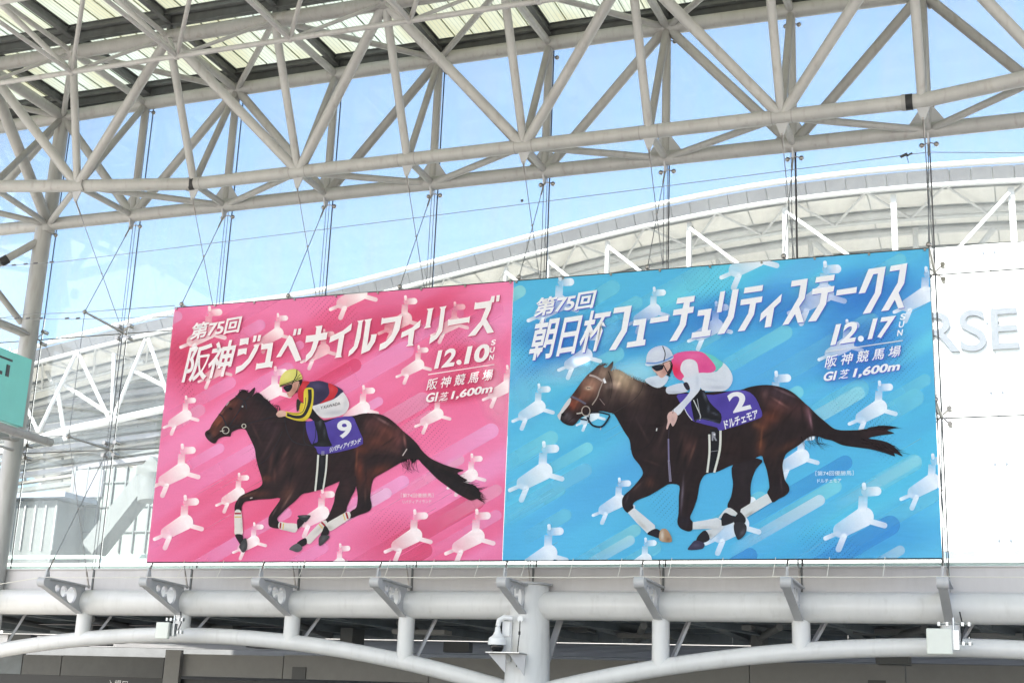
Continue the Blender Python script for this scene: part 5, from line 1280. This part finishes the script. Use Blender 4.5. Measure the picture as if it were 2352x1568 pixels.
hb(body2, DB2, [(200, 500, 70, 60, -45, (112, 62, 50), .9), (330, 360, 90, 90, 0, (148, 110, 96), .95), (290, 430, 60, 60, 0, (120, 78, 64), .7), (430, 260, 60, 60, 0, (128, 100, 92), .8), (560, 300, 130, 90, 20, (178, 156, 134), .95), (640, 380, 120, 70, 20, (140, 116, 100), .7), (480, 400, 60, 130, 0, (96, 78, 74), .7), (475, 380, 26, 120, 0, (50, 38, 38), .8), (640, 480, 140, 60, 20, (84, 66, 62), .6), (310, 385, 26, 14, 0, (226, 206, 190), .8),  # pale dabs paint a patch of sunlight onto the head and neck
    (130, 600, 40, 34, 0, (90, 80, 88), .8), (105, 595, 18, 16, 0, (24, 18, 22), .9), (170, 640, 40, 24, 0, (84, 72, 78), .7), (180, 520, 20, 30, 0, (140, 66, 48), .7), (250, 520, 30, 40, -40, (72, 44, 40), .6),
    (700, 620, 90, 60, 20, (56, 42, 46), .6), (1110, 860, 36, 90, 20, (84, 54, 50), .55), (1070, 800, 30, 60, 0, (76, 50, 48), .5), (800, 1140, 40, 40, 0, (84, 52, 44), .6), (1060, 1250, 14, 110, 5, (84, 72, 84), .6), (700, 1180, 50, 30, -40, (64, 46, 48), .6), (880, 900, 80, 80, 0, (54, 38, 40), .5),
    (1840, 440, 120, 40, 25, (70, 52, 62), .7), (1720, 430, 30, 40, 0, (98, 70, 74), .6), (1830, 530, 110, 50, 20, (96, 60, 60), .75), (1760, 620, 90, 60, -20, (104, 56, 44), .75), (1700, 700, 50, 40, 0, (116, 66, 50), .6), (2070, 600, 26, 80, -12, (128, 86, 98), .75), (1990, 560, 60, 70, 20, (84, 54, 58), .6), (1690, 840, 40, 90, 0, (98, 56, 42), .7), (1900, 850, 90, 30, -30, (84, 50, 40), .6), (1650, 680, 30, 24, 0, (120, 76, 56), .5), (1790, 900, 40, 90, 0, (60, 38, 36), .6),
    (2160, 690, 100, 50, 40, (34, 24, 28), .85), (2400, 780, 160, 50, 10, (34, 24, 30), .9), (2650, 720, 120, 40, -10, (56, 36, 40), .6), (2680, 850, 110, 40, 30, (36, 26, 32), .8), (1830, 1180, 70, 60, 0, (36, 28, 34), .7), (1080, 1450, 60, 60, 0, (40, 32, 44), .7), (630, 1290, 50, 60, 0, (34, 28, 34), .7), (1450, 850, 160, 80, 0, (42, 26, 28), .6), (1300, 760, 90, 30, 0, (28, 20, 24), .7),
    (1040, 880, 9, 120, 14, (22, 16, 20), .8), (1140, 900, 10, 90, 18, (110, 74, 66), .6), (1085, 960, 9, 60, 10, (24, 18, 22), .7), (900, 760, 14, 120, 20, (78, 58, 58), .5), (740, 720, 10, 100, -28, (74, 56, 58), .5), (820, 980, 60, 10, 20, (76, 54, 54), .5),
    (1880, 420, 90, 9, 24, (130, 100, 110), .6), (1840, 500, 60, 9, 32, (140, 96, 96), .7), (1900, 620, 9, 90, 40, (34, 20, 24), .7), (1740, 760, 90, 9, -30, (32, 20, 22), .7), (2085, 640, 8, 60, -10, (176, 132, 146), .6), (1690, 800, 8, 80, 6, (140, 84, 60), .6), (1780, 820, 60, 8, -45, (32, 20, 22), .6), (2020, 600, 8, 90, -6, (32, 20, 24), .6),
    (1060, 1230, 6, 110, 4, (120, 108, 124), .7), (1100, 1300, 7, 80, 6, (26, 18, 24), .6), (700, 1170, 50, 6, -42, (92, 68, 66), .6), (620, 1260, 6, 40, 20, (84, 66, 74), .6), (1850, 1130, 7, 70, -4, (80, 60, 64), .6), (1540, 880, 9, 100, 0, (34, 22, 24), .6),
    (150, 560, 50, 8, -46, (46, 28, 28), .5), (230, 480, 30, 8, -50, (150, 92, 74), .6), (380, 520, 9, 50, 20, (40, 28, 30), .6)],
   'horse_print', boost=1.22, grain=.18, step=4.5, sm=3, grain_dir=-70)
i2 = Ink(RB)
def sb(pts, w, col, a=1.0, w1=None, sm=True): stroke(i2, pts, w, col, H2[0], H2[1], a, w1, sm)
rs = random.Random(5)
for k in range(24):
    t = k / 23; x, y = 500 + 280 * t, 238 + 110 * t
    sb([(x, y + 16), (x + rs.uniform(-2, 8), y - 6), (x + rs.uniform(-4, 22), y - rs.uniform(14, 38 - 20 * t))], 8, (176, 160, 140) if t < .6 else (100, 84, 76), .9, 1)
for k in range(14):
    x = 780 + k * 10; sb([(x, 370), (x + 6, 350), (x + rs.uniform(-14, 20), 332 + rs.uniform(-8, 8))], 7, (40, 32, 34), .9, 1)
for k in range(44):
    up = k % 2; t = rs.random()
    x, y = (2480 + 200 * t, 720 - 20 * t + rs.uniform(-12, 12)) if up else (2480 + 260 * t, 800 + 60 * t + rs.uniform(-20, 20))
    sb([(x, y), (x + 50, y + (-8 if up else 18)), (x + rs.uniform(80, 150), y + (rs.uniform(-24, 16) if up else rs.uniform(10, 80)))], 8, (40, 28, 32), .9, 1)
for k in range(16):
    x = 2010 + rs.uniform(0, 170)
    sb([(x, 770), (x + rs.uniform(-10, 30), 820), (x + rs.uniform(10, 140), 830 + rs.uniform(-10, 60))], 4, (34, 26, 32), .85, 1)
for k in range(6): sb([(395 + k * 11, 206), (400 + k * 12, 192), (425 + k * 8, 184)], 7, (96, 78, 72), .9, 1)
i2.build('horse_hair', blue)
i2 = Ink(RB)
hb([(62,602),(82,576),(110,528),(152,472),(172,468),(160,512),(118,566),(92,600),(84,640),(70,625)], (220, 216, 220), [(100, 580, 20, 20, 0, (236, 230, 232), .5)], 'blaze')
hb([(1740,1225),(1778,1295),(1690,1348),(1600,1402),(1565,1425),(1520,1385),(1530,1350),(1630,1290)], (224, 226, 228), [(1600, 1390, 40, 12, -30, (150, 146, 136), .6)], 'leg_wrap', sm=0)
hb([(1520,1370),(1567,1425),(1552,1470),(1478,1468),(1480,1420),(1500,1390)], (34, 32, 40), (), 'fetlock')
hb([(1480,1460),(1550,1460),(1576,1500),(1560,1555),(1512,1596),(1490,1570),(1474,1520)], (50, 48, 56), [(1540, 1540, 14, 30, 30, (110, 108, 118), .6)], 'hoof')
hb([(1370,1430),(1400,1380),(1450,1400),(1502,1420),(1480,1450),(1422,1476),(1375,1482)], (38, 36, 44), (), 'fetlock')
hb([(1145,1455),(1240,1440),(1340,1420),(1372,1440),(1375,1480),(1342,1505),(1240,1510),(1143,1512)], (226, 227, 230), [(1260, 1500, 90, 10, 0, (180, 180, 180), .5)], 'leg_wrap', sm=0)
hb([(675,1340),(760,1410),(842,1480),(845,1512),(782,1546),(700,1465),(625,1380)], (226, 227, 230), [(740, 1480, 60, 14, 45, (172, 168, 160), .5)], 'leg_wrap', sm=0)
hb([(842,1508),(886,1530),(882,1582),(820,1566),(780,1545)], (38, 34, 44), (), 'fetlock')
hb([(885,1520),(930,1510),(965,1555),(978,1600),(960,1616),(880,1602)], (182, 146, 116), [(900, 1560, 14, 40, 0, (232, 226, 220), .8), (950, 1595, 20, 16, 0, (120, 84, 60), .6)], 'hoof')
hb([(1280,715),(1370,715),(1360,880),(1320,1058),(1262,1062),(1285,900)], (24, 24, 32), (), 'girth', sm=0)
sb([(1276, 755), (1278, 900), (1260, 1060)], 17, (226, 228, 222)); sb([(1366, 722), (1360, 880), (1316, 1060)], 18, (226, 228, 222)); sb([(1286, 892), (1352, 884)], 3, (160, 160, 170))
hb([(1015,450),(1080,430),(1310,440),(1420,415),(1520,400),(1600,420),(1650,470),(1682,540),(1700,605),(1640,640),(1370,725),(1340,700),(1150,650),(1100,590),(1070,540)], (84, 70, 170), [(1540, 430, 80, 24, 0, (110, 96, 190), .6), (1380, 500, 60, 60, 0, (70, 56, 150), .5), (1560, 640, 80, 30, -15, (74, 60, 156), .5)], 'saddle_cloth', sm=2, grain=.05)
sb([(1075, 540), (1100, 590), (1140, 642)], 6, (226, 226, 236))
hb([(1130,500),(1150,440),(1190,400),(1235,400),(1270,480),(1310,530),(1370,590),(1365,662),(1300,652),(1200,632),(1160,652),(1140,570)], (22, 23, 32), [(1240, 450, 10, 40, -20, (120, 130, 150), .7), (1270, 550, 10, 30, 0, (90, 100, 120), .7), (1320, 590, 30, 8, 20, (110, 118, 136), .6), (1280, 640, 70, 6, 8, (90, 96, 116), .6)], 'boot')
sb([(1150, 480), (1180, 545), (1205, 605), (1200, 640)], 8, (206, 210, 214)); sb([(1180, 470), (1195, 560), (1208, 630)], 5, (170, 174, 184)); sb([(1165, 640), (1240, 628), (1330, 660), (1365, 668)], 8, (60, 64, 80))
hb([(760,318),(850,288),(945,290),(935,340),(882,382),(820,370)], (216, 224, 238), [(820, 350, 30, 20, 0, (180, 190, 214), .5)], 'far_sleeve')
hb([(930,392),(960,370),(1060,345),(1112,388),(1080,420),(950,432)], (214, 220, 234), [(1000, 420, 60, 10, 0, (160, 168, 190), .5)], 'far_knee')
hb([(1190,262),(1310,258),(1350,240),(1380,182),(1430,225),(1462,290),(1455,350),(1410,400),(1330,412),(1220,400),(1200,330)], (222, 226, 236), [(1340, 380, 80, 14, 0, (170, 176, 196), .6), (1430, 280, 20, 50, 0, (236, 238, 244), .6), (1300, 320, 60, 10, 10, (196, 202, 218), .5)], 'breeches')
hb([(1190,92),(1290,118),(1340,150),(1387,190),(1350,238),(1308,258),(1325,220),(1270,150)], (108, 206, 200), [(1320, 180, 30, 20, 30, (150, 224, 220), .5)], 'silks_back')
hb([(975,165),(1000,115),(1090,92),(1200,94),(1262,130),(1330,222),(1290,262),(1190,264),(1100,300),(1045,322),(1000,290),(982,235)], (236, 92, 158), [(1000, 250, 60, 60, 0, (232, 44, 84), .85), (1150, 130, 60, 20, 0, (242, 128, 184), .6), (1240, 220, 40, 30, 0, (222, 70, 144), .5)], 'silks')
hb([(1045,240),(1060,180),(1100,155),(1150,160),(1180,190),(1192,260),(1210,330),(1200,400),(1150,462),(1080,542),(1030,602),(975,576),(1020,530),(1080,470),(1122,410),(1112,370),(1060,320),(1075,290)], (224, 228, 240), [(1100, 500, 30, 40, 40, (196, 204, 222), .5), (1180, 330, 16, 60, 0, (190, 198, 216), .5), (1110, 200, 30, 26, 0, (240, 242, 248), .5)], 'sleeve')
hb([(1068,352),(1100,340),(1122,388),(1098,402)], (44, 40, 58), (), 'elbow_patch')
hb([(955,580),(988,570),(1022,600),(1012,650),(985,692),(966,662),(952,690),(941,714),(933,704),(944,652),(940,612)], (222, 186, 182), [(985, 640, 16, 30, 0, (186, 146, 146), .5)], 'hand')
hb([(905,180),(960,165),(985,200),(975,250),(945,290),(925,240)], (34, 28, 36), (), 'hair')
hb([(820,215),(900,192),(958,172),(972,200),(958,240),(930,282),(896,305),(872,290),(852,266),(834,250)], (216, 172, 162), [(920, 250, 24, 30, 20, (172, 122, 116), .6), (870, 270, 14, 14, 0, (230, 190, 180), .5)], 'face')
hb([(818,214),(900,198),(906,232),(862,250),(838,240)], (28, 30, 44), [(870, 215, 20, 6, -10, (80, 88, 110), .6)], 'goggles')
hb([(770,185),(776,130),(800,85),(850,55),(910,47),(960,75),(986,125),(985,152),(930,175),(850,200),(790,209),(765,202)], (216, 220, 234), [(860, 90, 50, 30, -20, (236, 238, 246), .7), (950, 130, 26, 40, 0, (176, 182, 204), .5), (800, 180, 30, 14, 0, (180, 186, 208), .5)], 'helmet')
sb([(772, 186), (850, 186), (930, 162), (986, 132)], 13, (108, 152, 216)); sb([(903, 50), (924, 110), (912, 172)], 8, (40, 38, 50)); sb([(905, 190), (930, 240), (962, 292)], 8, (32, 30, 40)); sb([(962, 180), (968, 220), (940, 262)], 6, (32, 30, 40)); sb([(862, 276), (850, 280)], 4, (150, 80, 80))
sb([(956, 705), (950, 790)], 5, (60, 54, 70)); sb([(950, 790), (953, 960)], 12, (128, 120, 156)); sb([(953, 960), (966, 1132)], 15, (150, 144, 172), .9, 20); sb([(957, 970), (964, 1125)], 3, (60, 50, 66))
for P_, w, c in (([(175, 452), (230, 478), (290, 512)], 17, (104, 98, 118)), ([(318, 282), (370, 296), (425, 330)], 15, (196, 180, 178)), ([(440, 300), (400, 400), (380, 460), (340, 520)], 9, (170, 156, 150)), ([(400, 470), (440, 520)], 5, (150, 130, 130)), ([(300, 616), (340, 680), (410, 695), (450, 660), (482, 606)], 15, (34, 38, 54)), ([(300, 585), (400, 580), (482, 600)], 12, (34, 38, 54)), ([(318, 600), (310, 660)], 9, (34, 38, 54)), ([(245, 632), (300, 640)], 12, (34, 38, 54)),
                  ([(752, 338), (735, 400), (700, 450), (630, 512), (500, 592)], 5, (60, 50, 54)), ([(888, 440), (890, 590), (862, 710), (800, 830), (720, 880), (645, 870)], 5, (30, 24, 30)), ([(1000, 470), (985, 590)], 4, (30, 24, 30)), ([(470, 250), (500, 350), (486, 470)], 7, (60, 48, 48))):
    sb(P_, w, c, .95)
sb([(290 + 33 * math.cos(t * .35), 568 + 38 * math.sin(t * .35)) for t in range(19)], 7, (190, 176, 166), 1, None, False)
sb([(216, 590), (262, 582)], 10, (200, 190, 186)); sb([(432, 310), (445, 345)], 18, (232, 230, 236)); sb([(410, 700), (405, 720)], 5, (220, 200, 190)); sb([(858, 705), (854, 728)], 8, (226, 226, 230)); sb([(150, 655), (200, 610), (240, 600)], 5, (50, 36, 40)); sb([(96, 590), (112, 602)], 14, (20, 16, 20)); sb([(298, 384), (326, 386)], 10, (36, 24, 24), .7)
i2.build_each('tack_strap', blue)
lettering('2', (2935, 1653), (3008, 1635), (2905, 1577), blue, (242, 242, 248), .03)
lettering('ドルチェモア', (2902, 1718), (3036, 1671), (2895, 1684), blue, (240, 240, 246), .03, .95)
lettering('R', (2848, 1763), (2870, 1763), (2848, 1728), blue, (150, 152, 164), .05)
st5 = []
for k in range(10):
    r = 5.5 if k % 2 == 0 else 2.3; w = -math.pi / 2 + k * math.pi / 5; st5.append((2858 + r * math.cos(w), 1738 + r * math.sin(w)))
glyphs([[st5]], blue, (0, 0), 1.0, 'star', (240, 240, 246))
sh2 = Ink(RB)
for x0, y0, x1, y1, r in ((2130, 1380, 2420, 1330, 80), (2450, 1330, 2700, 1300, 80), (2700, 1280, 2980, 1240, 80), (2960, 1240, 3260, 1190, 80), (3260, 1180, 3620, 1130, 80), (2150, 1240, 2370, 1200, 40), (3330, 1360, 3590, 1310, 56), (3300, 1450, 3600, 1410, 40), (3290, 1510, 3600, 1470, 36)):
    cx, cy = (x0 + x1) / 2, (y0 + y1) / 2; L = math.hypot(x1 - x0, y1 - y0) / 2
    sh2.glow((cx, cy), L * 1.15 + r * .4, r * 1.4, math.atan2(y1 - y0, x1 - x0), (72, 136, 222), .36)
sh2.build('lettering_glow', blue)
GB4 = [[[(1595,412),(1875,372),(1795,785),(1615,1080),(1510,1090),(1710,755),(1755,475),(1580,500)]], [[(1910,605),(2112,578),(2055,918),(2097,912),(2085,1005),(1790,1047),(1805,960),(1945,938),(1995,685),(1890,698)]], [[(2178,576),(2465,528),(2455,616),(2160,660)]]]
GB5 = [[[(445,775),(725,735),(710,828),(645,840),(635,920),(710,905),(695,1005),(610,1018),(580,1200),(435,1450),(315,1467),(480,1190),(508,1035),(370,1053),(385,963),(525,940),(548,850),(425,868)]],
       [[(778,970),(992,940),(930,1285),(982,1282),(968,1375),(665,1417),(680,1325),(830,1305),(878,1048),(762,1063)]],
       [[(1130,675),(1208,660),(1150,995),(1073,1008)], [(1325,643),(1425,628),(1345,1080),(1195,1340),(1080,1357),(1250,1055)]],
       [[(1520,610),(1815,565),(1800,658),(1505,700)], [(1460,800),(1805,745),(1790,838),(1700,853),(1670,1035),(1520,1295),(1405,1308),(1575,1020),(1605,868),(1448,890)]],
       [[(1780,1020),(2115,705),(2095,830),(1990,930),(1940,1230),(1838,1247),(1870,1050),(1757,1155)]]]
GB6 = [[[(72,500),(328,462),(280,780),(190,910),(268,1158),(168,1172),(125,1030),(20,1190),(-78,1207),(180,760),(212,570),(58,595)]],
       [[(465,442),(762,397),(745,490),(445,532)], [(403,630),(755,580),(738,670),(650,688),(620,870),(460,1140),(330,1153),(520,850),(545,698),(393,722)]],
       [[(795,648),(1115,597),(1103,690),(778,737)]],
       [[(1300,312),(1575,270),(1500,695),(1330,1010),(1205,1028),(1400,690),(1450,382),(1375,395),(1245,690),(1140,705)]],
       [[(1655,262),(1920,217),(1870,540),(1780,690),(1873,928),(1775,942),(1720,800),(1620,970),(1500,985),(1765,530),(1800,325),(1635,352)]]]
# 朝日杯 drawn as strokes too
GBK = [[[(385,565),(455,552),(440,612),(500,603),(483,655),(428,664),(418,708),(475,700),(462,745),(415,752),(300,770),(312,725),(355,718),(365,672),(310,680),(322,630),(372,622)],
        [(300,775),(470,748),(400,1095),(375,1100),(368,1130),(372,1172),(320,1182),(305,1262),(230,1274),(245,1192),(200,1200),(212,1152),(252,1146),(262,1108),(225,1112)],
        [(510,580),(675,555),(655,700),(640,760),(470,788),(478,740)], [(478,745),(648,720),(640,765),(470,790)]],]
TEXTS2 = [('朝日杯', (2110, 1449), (2414, 1402), (2148, 1278), .02, .92), ('第75回', (2133, 1270), (2372, 1233), (2152, 1194), .028, .95), ('12', (3322, 1383), (3420, 1368), (3345, 1298), .035, .92), ('17', (3470, 1361), (3562, 1348), (3493, 1276), .035, .92), ('阪 神 競 馬 場', (3299, 1472), (3598, 1428), (3309, 1424), .014, 1.0), ('GI', (3291, 1527), (3340, 1521), (3301, 1489), .035, 1.0), ('芝', (3354, 1518), (3391, 1513), (3364, 1480), .012, 1.0), ('1,600m', (3409, 1516), (3595, 1487), (3421, 1474), .035, 1.0)]
shc = (96, 104, 200)
for G_, o_ in ((GB4, (2060, 1130)), (GB5, (2600, 1000)), (GB6, (3150, 1000))): shadow_glyphs(G_, blue, o_, .25, shc)
for s_, a_, b_, c_, bo, sp in TEXTS2: lettering(s_, (a_[0] + 3, a_[1] + 3), (b_[0] + 3, b_[1] + 3), (c_[0] + 3, c_[1] + 3), blue, shc, bo, sp, 'letter_shadow')
for G_, o_ in ((GB4, (2060, 1130)), (GB5, (2600, 1000)), (GB6, (3150, 1000))): glyphs(G_, blue, o_, .25)
for s_, a_, b_, c_, bo, sp in TEXTS2: lettering(s_, a_, b_, c_, blue, (253, 253, 254), bo, sp)
for s_, (x, y) in (('S', (3600, 1282)), ('U', (3594, 1313)), ('N', (3588, 1346))): lettering(s_, (x, y), (x + 21, y - 3), (x + 4, y - 25), blue, (253, 253, 254), .03)
disc(blue, 3444, 1356, 12)
li = Ink(RB); y_ = layer()
li.convex([(3305, 1406), (3612, 1361), (3612, 1365), (3305, 1410)], [c_] * 4 if isinstance(c_[0], float) and len(c_) == 4 else [(.7, .7, .7, 1)] * 4, y_); li.build('rule', blue, False)
lettering('［第74回優勝馬］', (3263, 1903), (3415, 1901), (3263, 1884), blue, (236, 246, 250), .004)
lettering('ドルチェモア', (3270, 1931), (3366, 1929), (3270, 1916), blue, (228, 242, 250), .015)
# eyelets and ties along the banner edges
for par_, xs0, xs1, n, top_only in ((pink, XL_, XM_, 8, False), (blue, XM_, XR_, 8, False)):
    for k in range(n + 1):
        x = xs0 + .06 + (xs1 - xs0 - .12) * k / n
        MB().tube([(x, BNY - .03, ZT_ - .03), (x, BNY + .01, ZT_ - .03)], .022, 10).build('eyelet', M['steel'], par_)
ORD = ['first', 'second', 'third', 'fourth', 'fifth', 'sixth', 'seventh', 'eighth', 'ninth']
for k in range(1, 17):
    x = XL_ + (XR_ - XL_) * k / 17
    p = Vector((x, BNY - .02, ZB_ + .03)); q = Vector((x - .03, 23.24, 2.665))
    tag(MB().tube(sag(p, q, .02, 5), .006, 6, False).build('tie_rope', M['rope'], loc=p),
        'white cord tying the %s banner down to the bracket rope, %s from its left end' % (('pink', ORD[k - 1]) if k < 8 else ('blue', ORD[k - 8])), 'rope', 'cords tying the banners down')
